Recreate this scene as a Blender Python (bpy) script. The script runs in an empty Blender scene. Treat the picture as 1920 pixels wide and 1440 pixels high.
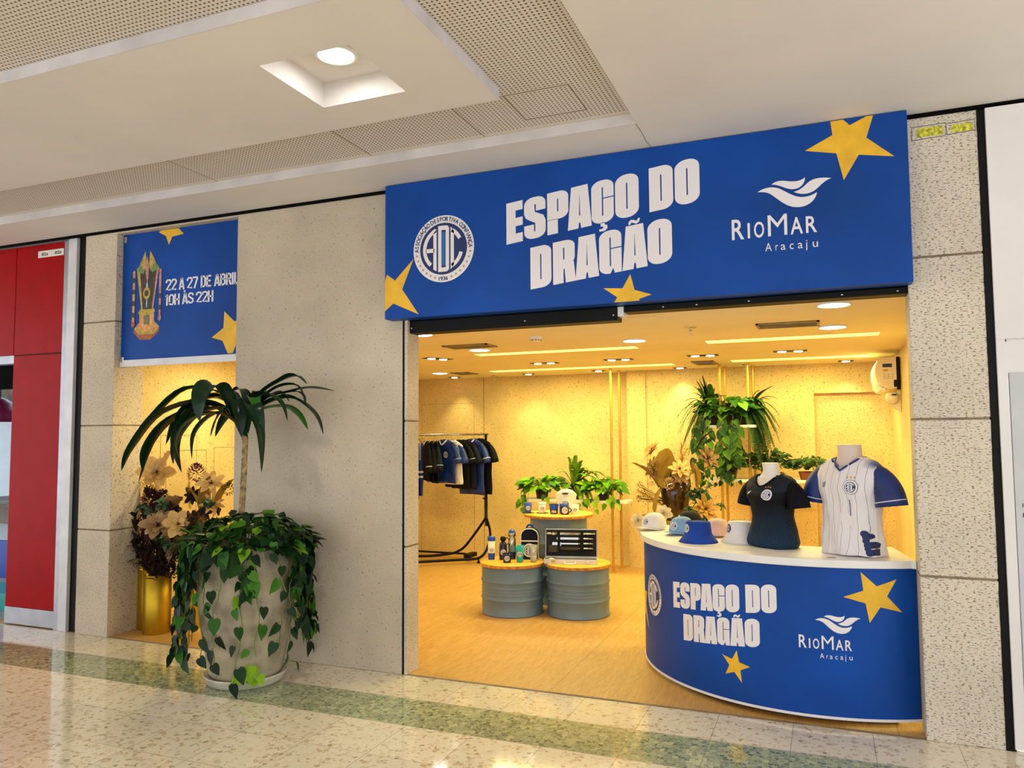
import bpy, bmesh, math, random
from mathutils import Vector, Matrix, noise
from mathutils.geometry import tessellate_polygon
from mathutils.bvhtree import BVHTree

# ---------------------------------------------------------------- camera, world, exposure
SC = bpy.context.scene
COL = SC.collection
R = math.radians
PI = math.pi

def setup_camera():
    yaw, pitch, roll, F = 0.38508, 0.06552, -0.00701, 1451.98
    f = Vector((-math.sin(yaw)*math.cos(pitch), math.cos(yaw)*math.cos(pitch), math.sin(pitch)))
    r = Vector((math.cos(yaw), math.sin(yaw), 0))
    u = r.cross(f)
    r2 = math.cos(roll)*r + math.sin(roll)*u
    u2 = -math.sin(roll)*r + math.cos(roll)*u
    cd = bpy.data.cameras.new('camera')
    cd.sensor_width = 36.0
    cd.lens = 36.0*F/1920.0
    cd.clip_start = 0.05
    co = bpy.data.objects.new('camera', cd)
    m = Matrix((r2, u2, -f)).transposed().to_4x4()
    m.translation = Vector((1.99821, -4.63829, 1.6))
    co.matrix_world = m
    COL.objects.link(co)
    SC.camera = co
setup_camera()

w = bpy.data.worlds.new('mall_daylight')
SC.world = w
w.use_nodes = True
w.node_tree.nodes['Background'].inputs[0].default_value = (0.965, 0.98, 1.0, 1)
w.node_tree.nodes['Background'].inputs[1].default_value = 1.5

vs = SC.view_settings
vs.view_transform = 'Standard'
vs.look = 'None'
vs.exposure = 0.25
vs.gamma = 1.0
vs.use_curve_mapping = False

def area_light(name, loc, size, power, color, rot=(0, 0, 0), size_y=None, spread=None):
    d = bpy.data.lights.new(name, 'AREA')
    d.shape = 'RECTANGLE'
    d.size = size
    d.size_y = size_y or size
    d.energy = power
    d.color = color
    if spread:
        d.spread = spread
    o = bpy.data.objects.new(name, d)
    o.location = loc
    o.rotation_euler = rot
    COL.objects.link(o)
    return o

def spot_light(name, loc, power, color, target=None, angle=100, blend=.6, radius=.06):
    d = bpy.data.lights.new(name, 'SPOT')
    d.energy = power
    d.color = color
    d.spot_size = R(angle)
    d.spot_blend = blend
    d.shadow_soft_size = radius
    o = bpy.data.objects.new(name, d)
    o.location = loc
    if target is not None:
        dv = Vector(target) - Vector(loc)
        o.rotation_euler = dv.to_track_quat('-Z', 'Y').to_euler()
    COL.objects.link(o)
    return o

WARM = (1.0, 0.90, 0.36)
# mall ceiling downlights (one in the picture, its neighbours along the same gallery)
for (lx, ly) in ((-0.153, -1.575), (-3.3, -1.575), (3.4, -1.575)):
    spot_light('mall_downlight_lamp', (lx, ly, 3.425), 130 if lx < -1 else 55, (1, .97, .92), (lx, ly+.15, 0), 130, .7, .07)
# shop interior: the linear slots and the spots
for (x0, x1, y0, y1) in ((-1.1, .45, 2.05, 2.2), (-1.75, .44, 3.88, 4.05), (1.08, 2.40, 1.93, 2.1), (1.08, 2.42, 3.8, 3.98)):
    area_light('slot_and_fill_lamp', ((x0+x1)/2, (y0+y1)/2, 2.352), x1-x0, 20*(x1-x0), WARM, (0, 0, 0), y1-y0)

area_light('slot_and_fill_lamp', (-2.7, .95, 2.352), .5, 20, (1, .9, .48), (0, 0, 0), .12)  # added warm fill under the ceiling, no slot here; brightens the side window wall

# ---------------------------------------------------------------- materials
def lin(c):
    return tuple(((v/255)/12.92 if v/255 <= .04045 else (((v/255)+.055)/1.055)**2.4) for v in c) + (1,)

class NT:
    def __init__(s, name):
        s.m = bpy.data.materials.new(name)
        s.m.use_nodes = True
        s.t = s.m.node_tree
        s.b = s.t.nodes['Principled BSDF']
        s.oc = None
    def n(s, typ, **kw):
        nd = s.t.nodes.new(typ)
        for k, v in kw.items():
            if isinstance(k, str) and hasattr(nd, k):
                setattr(nd, k, v)
        return nd
    def l(s, a, b):
        s.t.links.new(a, b)
    def coord(s, scale=(1, 1, 1), rot=(0, 0, 0), kind='Object', loc=(0, 0, 0)):
        if s.oc is None:
            s.oc = s.n('ShaderNodeTexCoord')
        mp = s.n('ShaderNodeMapping')
        mp.inputs['Scale'].default_value = scale
        mp.inputs['Rotation'].default_value = rot
        mp.inputs['Location'].default_value = loc
        s.l(s.oc.outputs[kind], mp.inputs[0])
        return mp.outputs[0]
    def noise(s, vec, scale, detail=2, rough=.5):
        nd = s.n('ShaderNodeTexNoise')
        nd.inputs['Scale'].default_value = scale
        nd.inputs['Detail'].default_value = detail
        nd.inputs['Roughness'].default_value = rough
        s.l(vec, nd.inputs['Vector'])
        return nd
    def ramp(s, fac, stops, interp='LINEAR'):
        nd = s.n('ShaderNodeValToRGB')
        cr = nd.color_ramp
        cr.interpolation = interp
        while len(cr.elements) < len(stops):
            cr.elements.new(.5)
        for e, (p, c) in zip(cr.elements, stops):
            e.position = p
            e.color = c if len(c) == 4 else lin(c)
        s.l(fac, nd.inputs[0])
        return nd.outputs[0]
    def mix(s, fac, a, b, blend='MIX'):
        nd = s.n('ShaderNodeMix')
        nd.data_type = 'RGBA'
        nd.blend_type = blend
        for i, v in ((0, fac), (6, a), (7, b)):
            if hasattr(v, 'node'):
                s.l(v, nd.inputs[i])
            else:
                nd.inputs[i].default_value = v if i == 0 or len(v) == 4 else lin(v)
        return nd.outputs[2]
    def math(s, op, a, b=None, c=None, clamp=False):
        nd = s.n('ShaderNodeMath')
        nd.operation = op
        nd.use_clamp = clamp
        for i, v in enumerate((a, b, c)):
            if v is None:
                continue
            if hasattr(v, 'node'):
                s.l(v, nd.inputs[i])
            else:
                nd.inputs[i].default_value = v
        return nd.outputs[0]
    def bump(s, h, strength=.3, dist=.01):
        nd = s.n('ShaderNodeBump')
        nd.inputs['Strength'].default_value = strength
        nd.inputs['Distance'].default_value = dist
        s.l(h, nd.inputs['Height'])
        s.l(nd.outputs[0], s.b.inputs['Normal'])
    def base(s, v):
        if hasattr(v, 'node'):
            s.l(v, s.b.inputs['Base Color'])
        else:
            s.b.inputs['Base Color'].default_value = lin(v) if len(v) == 3 else v

def simple(name, c, rough=.5, metal=0, var=.04, scale=6, coat=0, spec=None, bump=0, trans=0, sheen=0):
    t = NT(name)
    if var:
        ns = t.noise(t.coord(), scale, 3)
        lo = tuple(max(0, v*(1-var*2.2)) for v in c)
        hi = tuple(min(255, v*(1+var*1.5)+2*var*10) for v in c)
        t.base(t.ramp(ns.outputs[0], [(.3, lo), (.7, hi)]))
    else:
        t.base(c)
    t.b.inputs['Roughness'].default_value = rough
    t.b.inputs['Metallic'].default_value = metal
    if coat:
        t.b.inputs['Coat Weight'].default_value = coat
        t.b.inputs['Coat Roughness'].default_value = .08
    if spec is not None:
        t.b.inputs['Specular IOR Level'].default_value = spec
    if trans:
        t.b.inputs['Transmission Weight'].default_value = trans
    if sheen:
        t.b.inputs['Sheen Weight'].default_value = sheen
    if bump:
        n2 = t.noise(t.coord(), 90, 2)
        t.bump(n2.outputs[0], bump, .004)
    return t.m

def emis(name, c, strength):
    t = NT(name)
    t.b.inputs['Base Color'].default_value = (0.8, 0.8, 0.8, 1)
    t.b.inputs['Emission Color'].default_value = c if len(c) == 4 else lin(c)
    t.b.inputs['Emission Strength'].default_value = strength
    return t.m

def granite(name, base, speck, dens=.5, stretch=(1, 1, 1), bump=.35, sscale=70, blot=.05):
    t = NT(name)
    v = t.coord(stretch)
    n1 = t.noise(v, sscale, 1.5, .5)
    big = t.noise(t.coord(), 1.7, 3)
    vo = t.n('ShaderNodeTexVoronoi')
    vo.inputs['Scale'].default_value = sscale*1.6
    t.l(t.coord(), vo.inputs['Vector'])
    lo = tuple(x*(1-blot*1.6) for x in base)
    hi = tuple(min(255, x*(1+blot)) for x in base)
    c0 = t.ramp(big.outputs[0], [(.3, lo), (.7, hi)])
    c1 = t.mix(.12, c0, vo.outputs['Color'], 'SOFT_LIGHT')
    f = t.ramp(n1.outputs[0], [(dens, (0, 0, 0, 1)), (dens+.045, (1, 1, 1, 1))])
    t.base(t.mix(t.math('MULTIPLY', f, .85), c1, speck))
    t.b.inputs['Roughness'].default_value = .75
    h = t.math('SUBTRACT', vo.outputs['Distance'], t.math('MULTIPLY', f, .8))
    t.bump(h, bump, .006)
    return t.m

M = {}
M['granite'] = granite('exposed_aggregate_granite', (214, 200, 178), (110, 94, 74), .618, (1, 1, 1.3), .35, 90)
M['granite_slab'] = granite('plain_aggregate_render', (202, 189, 167), (104, 90, 74), .66, (1, 1, .8), .2, 75)
M['granite_right'] = granite('coarse_granite', (226, 215, 196), (126, 108, 86), .578, (.62, 1, 1.7), .5, 95, .04)
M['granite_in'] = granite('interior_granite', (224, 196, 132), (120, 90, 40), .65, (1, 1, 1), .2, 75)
M['granite_gold'] = granite('recess_granite', (222, 190, 130), (130, 95, 40), .60, (1, 1, 1), .3, 85)
M['joint'] = simple('joint_brown', (140, 122, 100), .9, var=.08)  # flat brown for joints, grooves and outlines
M['white_ceiling'] = simple('ceiling_paint', (228, 222, 216), .85, var=.012, scale=1.2)
M['white_paint'] = simple('white_paint', (236, 233, 232), .55, var=.01, scale=2)
M['grey_paint'] = simple('grey_paint', (206, 207, 211), .5, var=.01)
M['lip'] = simple('lip_paint', (216, 211, 212), .7, var=.03, scale=4)
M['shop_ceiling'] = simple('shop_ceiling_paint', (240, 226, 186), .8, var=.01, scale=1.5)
M['black'] = simple('black_paint', (5, 5, 6), .5, var=.2, spec=.2)
M['black_matt'] = simple('black_matt', (6, 6, 7), .9, var=.2, spec=.1)
M['blue_vinyl'] = simple('blue_printed_vinyl', (0, 70, 160), .45, var=.05, scale=1.6, bump=.05, spec=.25)
M['white_vinyl'] = simple('white_print', (240, 236, 240), .45, var=0)
M['yellow_vinyl'] = simple('yellow_print', (244, 190, 40), .45, var=.03, scale=9)
M['navy_print'] = simple('navy_print', (20, 45, 105), .5, var=0)
M['gold_print'] = simple('gold_print', (190, 140, 60), .5, var=0)
M['cyan_print'] = simple('cyan_print', (30, 110, 180), .5, var=0)
M['red_panel'] = simple('red_gloss_panel', (166, 0, 8), .35, var=.02, spec=.12)
M['alu'] = simple('brushed_aluminium', (176, 178, 186), .35, .85, var=.03)
M['alu_white'] = simple('white_aluminium', (222, 222, 226), .35, .1, var=.02)
M['steel'] = simple('steel', (205, 205, 205), .22, 1, var=.02)
M['brass'] = simple('brushed_brass', (198, 164, 44), .42, .9, var=.015, scale=20)
M['gold_pole'] = simple('gold_paint_pole', (205, 160, 70), .35, .6, var=.03)
M['drum_blue'] = simple('blue_grey_drum_paint', (108, 134, 158), .38, var=.05, scale=3)
M['wood_top'] = simple('varnished_pine_disc', (236, 184, 62), .4, var=.05, scale=4)
M['ply_edge'] = simple('plywood_edge', (214, 150, 62), .5, var=.08, scale=30)
M['counter_top'] = simple('white_laminate', (240, 238, 236), .4, var=.01)
M['concrete_pot'] = simple('concrete_pot', (178, 166, 142), .75, var=.09, scale=7, bump=.2)
M['saucer'] = simple('pale_saucer', (206, 200, 184), .5, var=.05)
M['soil'] = simple('soil', (50, 38, 26), .95, var=.3, scale=40)
M['trunk'] = simple('cane_bark', (150, 130, 88), .8, var=.2, scale=30)
M['skin_white'] = simple('mannequin_white', (240, 234, 224), .4, var=0)
M['skin_beige'] = simple('mannequin_beige', (226, 208, 196), .4, var=0)
M['white_cloth'] = simple('white_cotton', (238, 234, 236), .85, var=.015, scale=14, bump=.15)
M['blue_cloth'] = simple('royal_blue_cotton', (12, 62, 160), .85, var=.06, scale=14, bump=.15)
M['lblue_cloth'] = simple('light_blue_cotton', (134, 178, 226), .85, var=.03, scale=14, bump=.15)
M['pink_cloth'] = simple('pink_cotton', (246, 206, 204), .85, var=.03, scale=14, bump=.15)
M['black_cloth'] = simple('black_cotton', (16, 18, 20), .85, var=.2, scale=14, bump=.15)
M['navy_cloth'] = simple('navy_polyester', (6, 13, 34), .75, spec=.25, var=.25, scale=9, bump=.08)
M['ink_cloth'] = simple('ink_black_polyester', (4, 6, 13), .8, spec=.2, var=.25, scale=9, bump=.08)
M['jersey_blue'] = simple('blue_polyester', (14, 48, 128), .5, var=.2, scale=9, bump=.08)
M['sleeve_blue'] = simple('sleeve_navy_blue', (12, 42, 110), .5, var=.1, scale=9)
M['plastic_white'] = simple('white_plastic', (236, 234, 226), .3, var=0)
M['plastic_cream'] = simple('cream_plastic', (232, 216, 182), .4, var=.02)
M['plastic_blue'] = simple('blue_plastic', (20, 70, 180), .3, var=0)
M['plastic_navy'] = simple('navy_gloss', (12, 22, 70), .25, var=0)
M['teal'] = simple('teal_tumbler', (20, 165, 165), .25, var=0)
M['clear'] = simple('clear_plastic', (240, 242, 240), .08, var=0, trans=.75)
M['dark_glass'] = simple('smoked_glass', (52, 34, 18), .08, var=.1, coat=.5)
M['terracotta'] = simple('brown_pot', (128, 62, 34), .7, var=.08)
M['grille'] = simple('grille_metal', (150, 132, 96), .5, .3, var=.1)
M['grille_dark'] = simple('grille_gap', (66, 56, 40), .8, var=.1)
M['disc'] = emis('led_disc', (1, .97, .9, 1), 9)
M['slot'] = emis('led_slot', (1.0, .95, .17, 1), 1.5)
M['spot_e'] = emis('spot_lamp', (1, .93, .75, 1), 5)
M['down_e'] = emis('downlight_lens', (1, .99, .97, 1), 25)
M['marker_yellow'] = simple('yellow_marker', (228, 206, 60), .7, var=.2, scale=60)
M['pencil'] = simple('pencil_mark', (70, 55, 45), .8, var=0)
M['tag_tan'] = simple('tan_card', (190, 176, 150), .6, var=.1)

def leafmat(name, stops, rough=.45, trans=.25, scale=1):
    t = NT(name)
    t.b.inputs['Specular IOR Level'].default_value = .28
    g = t.n('ShaderNodeAttribute')
    g.attribute_name = 'leafid'
    t.base(t.ramp(g.outputs['Fac'], stops))
    t.b.inputs['Roughness'].default_value = rough
    t.b.inputs['Subsurface Weight'].default_value = 0
    tr = t.n('ShaderNodeBsdfTranslucent')
    t.l(t.b.inputs['Base Color'].links[0].from_socket, tr.inputs[0])
    mx = t.n('ShaderNodeMixShader')
    mx.inputs[0].default_value = trans
    out = t.t.nodes['Material Output']
    t.l(t.b.outputs[0], mx.inputs[1])
    t.l(tr.outputs[0], mx.inputs[2])
    t.l(mx.outputs[0], out.inputs[0])
    return t.m
M['philo'] = leafmat('philodendron_leaf', [(0, (10, 40, 20)), (.4, (20, 64, 22)), (.7, (58, 122, 26)), (1, (160, 206, 40))], .4)
M['draca'] = leafmat('dracaena_leaf', [(0, (12, 38, 24)), (.7, (18, 56, 26)), (1, (48, 116, 26))], .25, .15)
M['pothos'] = leafmat('pothos_leaf', [(0, (50, 100, 20)), (.5, (96, 160, 24)), (1, (170, 215, 50))], .35)
M['pothos_dark'] = leafmat('dark_pothos_leaf', [(0, (22, 50, 16)), (.5, (50, 96, 24)), (1, (110, 160, 36))], .35)
M['fern'] = leafmat('fern_frond', [(0, (20, 48, 16)), (1, (62, 104, 34))], .5)
M['fern_light'] = leafmat('light_fern_frond', [(0, (70, 115, 24)), (1, (130, 175, 44))], .5)
M['vine'] = simple('vine_stem', (104, 124, 48), .6, var=.1)
M['dry_gold'] = leafmat('dried_gold_petal', [(0, (120, 84, 40)), (.5, (190, 146, 72)), (1, (236, 200, 128))], .6, .2)
M['dry_tan'] = leafmat('dried_tan_petal', [(0, (110, 82, 56)), (.5, (176, 142, 96)), (1, (222, 190, 142))], .7, .15)
M['dry_leaf'] = leafmat('dried_broad_leaf', [(0, (120, 92, 34)), (1, (178, 142, 58))], .7, .2)
M['dry_dark'] = leafmat('dark_dried_foliage', [(0, (28, 16, 12)), (.6, (54, 32, 20)), (1, (92, 60, 32))], .8, .05)
M['burgundy'] = leafmat('burgundy_flower', [(0, (40, 12, 22)), (1, (110, 42, 60))], .8, .1)
M['eucalyptus'] = leafmat('eucalyptus_leaf', [(0, (34, 66, 40)), (1, (84, 124, 84))], .6, .15)
M['pampas'] = leafmat('pampas_plume', [(0, (150, 108, 34)), (1, (214, 168, 72))], .9, .3)

def floor_mat():
    t = NT('terrazzo_tiles')
    v = t.coord()
    wob = t.noise(v, 30, 2)
    vv = t.n('ShaderNodeVectorMath')
    vv.operation = 'MULTIPLY_ADD'
    t.l(wob.outputs['Color'], vv.inputs[0])
    vv.inputs[1].default_value = (.02, .02, .02)
    t.l(v, vv.inputs[2])
    vo = t.n('ShaderNodeTexVoronoi')
    vo.inputs['Scale'].default_value = 42
    t.l(vv.outputs[0], vo.inputs['Vector'])
    ed = t.n('ShaderNodeTexVoronoi')
    ed.feature = 'DISTANCE_TO_EDGE'
    ed.inputs['Scale'].default_value = 42
    t.l(vv.outputs[0], ed.inputs['Vector'])
    sp = t.n('ShaderNodeSeparateColor')
    t.l(vo.outputs['Color'], sp.inputs[0])
    cr = t.ramp(sp.outputs[0], [(0, (240, 230, 204)), (.55, (235, 222, 194)), (.70, (220, 203, 170)), (.79, (228, 210, 180)), (.87, (206, 184, 146)), (.94, (218, 190, 156)), (.975, (184, 160, 122))], 'CONSTANT')
    gr = t.ramp(sp.outputs[0], [(0, (150, 160, 126)), (.3, (128, 142, 108)), (.45, (176, 182, 140)), (.6, (108, 124, 94)), (.75, (158, 166, 120)), (.88, (198, 200, 150)), (.95, (90, 108, 84))], 'CONSTANT')
    m = t.ramp(ed.outputs['Distance'], [(.02, (0, 0, 0, 1)), (.10, (1, 1, 1, 1))])
    big = t.noise(v, 1.2, 2)
    sx = t.n('ShaderNodeSeparateXYZ')
    t.l(v, sx.inputs[0])
    x, y = sx.outputs[0], sx.outputs[1]
    band = t.math('MULTIPLY', t.math('LESS_THAN', y, -.4), t.math('GREATER_THAN', y, -.79))
    cream = t.mix(m, (244, 236, 214), cr)
    green = t.mix(m, (184, 190, 158), gr)
    c = t.mix(band, cream, green)
    # tile to tile tone
    tx = t.math('FLOOR', t.math('DIVIDE', t.math('ADD', x, 1.003), .397))
    ty = t.math('FLOOR', t.math('DIVIDE', y, .397))
    cb = t.n('ShaderNodeCombineXYZ')
    t.l(tx, cb.inputs[0])
    t.l(ty, cb.inputs[1])
    wn = t.n('ShaderNodeTexWhiteNoise')
    t.l(cb.outputs[0], wn.inputs['Vector'])
    tone = t.math('MULTIPLY_ADD', wn.outputs['Value'], .12, .9)
    c = t.mix(1.0, c, tone, 'MULTIPLY')
    # joints
    def jl(val, off, per, wd):
        fr = t.math('FRACT', t.math('DIVIDE', t.math('ADD', val, off), per))
        a = t.math('LESS_THAN', fr, wd/per)
        return a
    j = t.math('MAXIMUM', jl(x, 1.003, .397, .0036), jl(y, .397*20, .397, .0036))
    c = t.mix(t.math('MULTIPLY', j, .65), c, (110, 98, 76))
    t.base(c)
    t.l(t.ramp(big.outputs[0], [(.35, (.05, .05, .05, 1)), (.7, (.10, .10, .10, 1))]), t.b.inputs['Roughness'])
    t.b.inputs['Specular IOR Level'].default_value = .75
    t.bump(t.noise(v, 9, 2).outputs[0], .03, .004)
    return t.m
M['terrazzo'] = floor_mat()

def wood_floor():
    t = NT('oak_vinyl_floor')
    v = t.coord((9, .9, 1), (0, 0, R(0)))
    n1 = t.noise(v, 3.0, 6, .65)
    n2 = t.noise(t.coord((60, 5, 1)), 2.2, 3)
    c = t.ramp(n1.outputs[0], [(.25, (184, 134, 66)), (.5, (206, 158, 84)), (.75, (222, 178, 104))])
    c = t.mix(.35, c, t.ramp(n2.outputs[0], [(.3, (160, 110, 54)), (.7, (228, 188, 112))]))
    sx = t.n('ShaderNodeSeparateXYZ')
    t.l(t.coord(), sx.inputs[0])
    fr = t.math('FRACT', t.math('DIVIDE', t.math('ADD', sx.outputs[0], 20-.74), 1.96))
    c = t.mix(t.math('MULTIPLY', t.math('LESS_THAN', fr, .0016), .8), c, (84, 56, 30))
    t.base(c)
    t.b.inputs['Roughness'].default_value = .42
    t.bump(n2.outputs[0], .08, .003)
    return t.m
M['wood_floor'] = wood_floor()

def perf():
    t = NT('perforated_ceiling_board')
    sx = t.n('ShaderNodeSeparateXYZ')
    t.l(t.coord(), sx.inputs[0])
    def cell(val, p):
        fr = t.math('FRACT', t.math('DIVIDE', t.math('ADD', val, 20), p))
        return t.math('LESS_THAN', fr, .42)
    f = t.math('MULTIPLY', cell(sx.outputs[0], .0235), cell(sx.outputs[1], .0235))  # holes drawn as dark squares, the shade inside them put into the colour
    # board rims left without holes
    y, x = sx.outputs[1], sx.outputs[0]
    f = t.math('MULTIPLY', f, t.math('LESS_THAN', y, -.52))
    f = t.math('MULTIPLY', f, t.math('LESS_THAN', x, 1.05))
    t.base(t.mix(f, (222, 213, 200), (92, 78, 66)))
    t.b.inputs['Roughness'].default_value = .85
    return t.m
M['perf'] = perf()

def jersey_white():
    t = NT('white_striped_jersey_cloth')
    sx = t.n('ShaderNodeSeparateXYZ')
    v = t.coord()
    t.l(v, sx.inputs[0])
    wv = t.noise(t.coord((1, 1, 3)), 3, 2)
    xx = t.math('ADD', sx.outputs[0], t.math('MULTIPLY', t.math('SUBTRACT', wv.outputs[0], .5), .03))
    fr = t.math('FRACT', t.math('DIVIDE', t.math('ADD', xx, 5.0), .047))
    ln = t.math('LESS_THAN', t.math('ABSOLUTE', t.math('SUBTRACT', fr, .5)), .022)
    brk = t.math('GREATER_THAN', t.noise(t.coord((18, 1, 3)), 2.2, 1).outputs[0], .40)
    ln = t.math('MULTIPLY', ln, brk)
    c = t.mix(t.math('MULTIPLY', ln, .8), (236, 232, 236), (52, 56, 96))
    ax = t.math('ABSOLUTE', sx.outputs[0])
    sh = t.math('MULTIPLY', t.ramp(ax, [(.105, (0, 0, 0, 1)), (.165, (1, 1, 1, 1))]),
                t.ramp(t.math('ADD', sx.outputs[2], t.math('MULTIPLY', ax, .25)), [(.53, (0, 0, 0, 1)), (.56, (1, 1, 1, 1))]))
    c = t.mix(sh, c, (16, 76, 150))
    hem = None
    for (bx, bz, br) in ((.128, .135, .017), (.140, .118, .019), (.138, .095, .015), (.150, .070, .021), (.143, .050, .013), (.155, .030, .020)):
        dx = t.math('SUBTRACT', sx.outputs[0], bx)
        dz = t.math('SUBTRACT', sx.outputs[2], bz)
        dd = t.math('SQRT', t.math('ADD', t.math('MULTIPLY', dx, dx), t.math('MULTIPLY', dz, dz)))
        f_ = t.math('LESS_THAN', dd, br)
        hem = f_ if hem is None else t.math('MAXIMUM', hem, f_)
    hem = t.math('MULTIPLY', hem, t.math('LESS_THAN', sx.outputs[1], 0.0))
    c = t.mix(hem, c, (10, 40, 96))
    t.base(c)
    t.b.inputs['Roughness'].default_value = .6
    t.bump(t.noise(t.coord((26, 26, 4), (0, .12, 0)), 1.0, 2).outputs[0], .9, .016)
    return t.m
M['jersey_white'] = jersey_white()

def jersey_dark():
    t = NT('dark_patterned_jersey_cloth')
    sx = t.n('ShaderNodeSeparateXYZ')
    t.l(t.coord(), sx.inputs[0])
    vo = t.n('ShaderNodeTexVoronoi')
    vo.inputs['Scale'].default_value = 14
    t.l(t.coord(), vo.inputs['Vector'])
    sp = t.n('ShaderNodeSeparateColor')
    t.l(vo.outputs['Color'], sp.inputs[0])
    d1 = t.math('FRACT', t.math('MULTIPLY', t.math('ADD', sx.outputs[0], sx.outputs[2]), 95))
    d2 = t.math('FRACT', t.math('MULTIPLY', t.math('SUBTRACT', sx.outputs[0], sx.outputs[2]), 95))
    pick = t.math('GREATER_THAN', sp.outputs[0], .5)
    ln = t.math('ADD', t.math('MULTIPLY', t.math('LESS_THAN', d1, .35), pick), t.math('MULTIPLY', t.math('LESS_THAN', d2, .35), t.math('SUBTRACT', 1.0, pick)))
    fade = t.ramp(sx.outputs[2], [(.02, (1, 1, 1, 1)), (.26, (0, 0, 0, 1))])
    c = t.mix(t.math('MULTIPLY', ln, fade), (4, 7, 17), (34, 84, 124))
    yk = t.ramp(t.math('ADD', sx.outputs[2], t.math('MULTIPLY', t.math('ABSOLUTE', sx.outputs[0]), -.15)), [(.322, (0, 0, 0, 1)), (.328, (1, 1, 1, 1))])
    c = t.mix(yk, c, (20, 29, 42))
    t.base(c)
    t.b.inputs['Roughness'].default_value = .7
    t.b.inputs['Specular IOR Level'].default_value = .25
    t.bump(t.noise(t.coord((18, 18, 7), (0, .3, 0)), 1.0, 2).outputs[0], .8, .014)
    return t.m
M['jersey_dark'] = jersey_dark()

def striped_cloth():
    t = NT('blue_white_striped_cloth')
    sx = t.n('ShaderNodeSeparateXYZ')
    t.l(t.coord(), sx.inputs[0])
    fr = t.math('FRACT', t.math('DIVIDE', t.math('ADD', sx.outputs[0], 5.0), .075))
    st = t.math('MULTIPLY', t.math('LESS_THAN', fr, .42), t.math('GREATER_THAN', sx.outputs[2], -.32))
    fr2 = t.math('FRACT', t.math('DIVIDE', sx.outputs[2], .06))
    st2 = t.math('MULTIPLY', t.math('LESS_THAN', fr2, .4), t.math('MULTIPLY', t.math('LESS_THAN', sx.outputs[2], -.42), t.math('GREATER_THAN', sx.outputs[2], -.54)))
    t.base(t.mix(t.math('MAXIMUM', st, st2), (16, 48, 140), (232, 234, 240)))
    t.b.inputs['Roughness'].default_value = .8
    return t.m
M['stripes'] = striped_cloth()

# ---------------------------------------------------------------- object helpers
def tag(o, label=None, cat=None, group=None, kind=None):
    if label: o['label'] = label
    if cat: o['category'] = cat
    if group: o['group'] = group
    if kind: o['kind'] = kind
    return o

def thing(name, label, cat, loc=(0, 0, 0), rz=0, group=None):
    o = bpy.data.objects.new(name, None)
    o.empty_display_size = .05
    COL.objects.link(o)
    o.location = loc
    o.rotation_euler = (0, 0, rz)
    return tag(o, label, cat, group)

def dup(root, loc, rz, label=None, group=None):
    r = root.copy()
    COL.objects.link(r)
    r.location = loc
    r.rotation_euler = (0, 0, rz)
    if label: r['label'] = label
    if group: r['group'] = group
    for ch in list(root.children):
        c = ch.copy()
        COL.objects.link(c)
        c.parent = r
        for g in ch.children:
            d = g.copy()
            COL.objects.link(d)
            d.parent = c
    return r

def smooth_fn(k):
    return k*k*(3-2*k)

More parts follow.
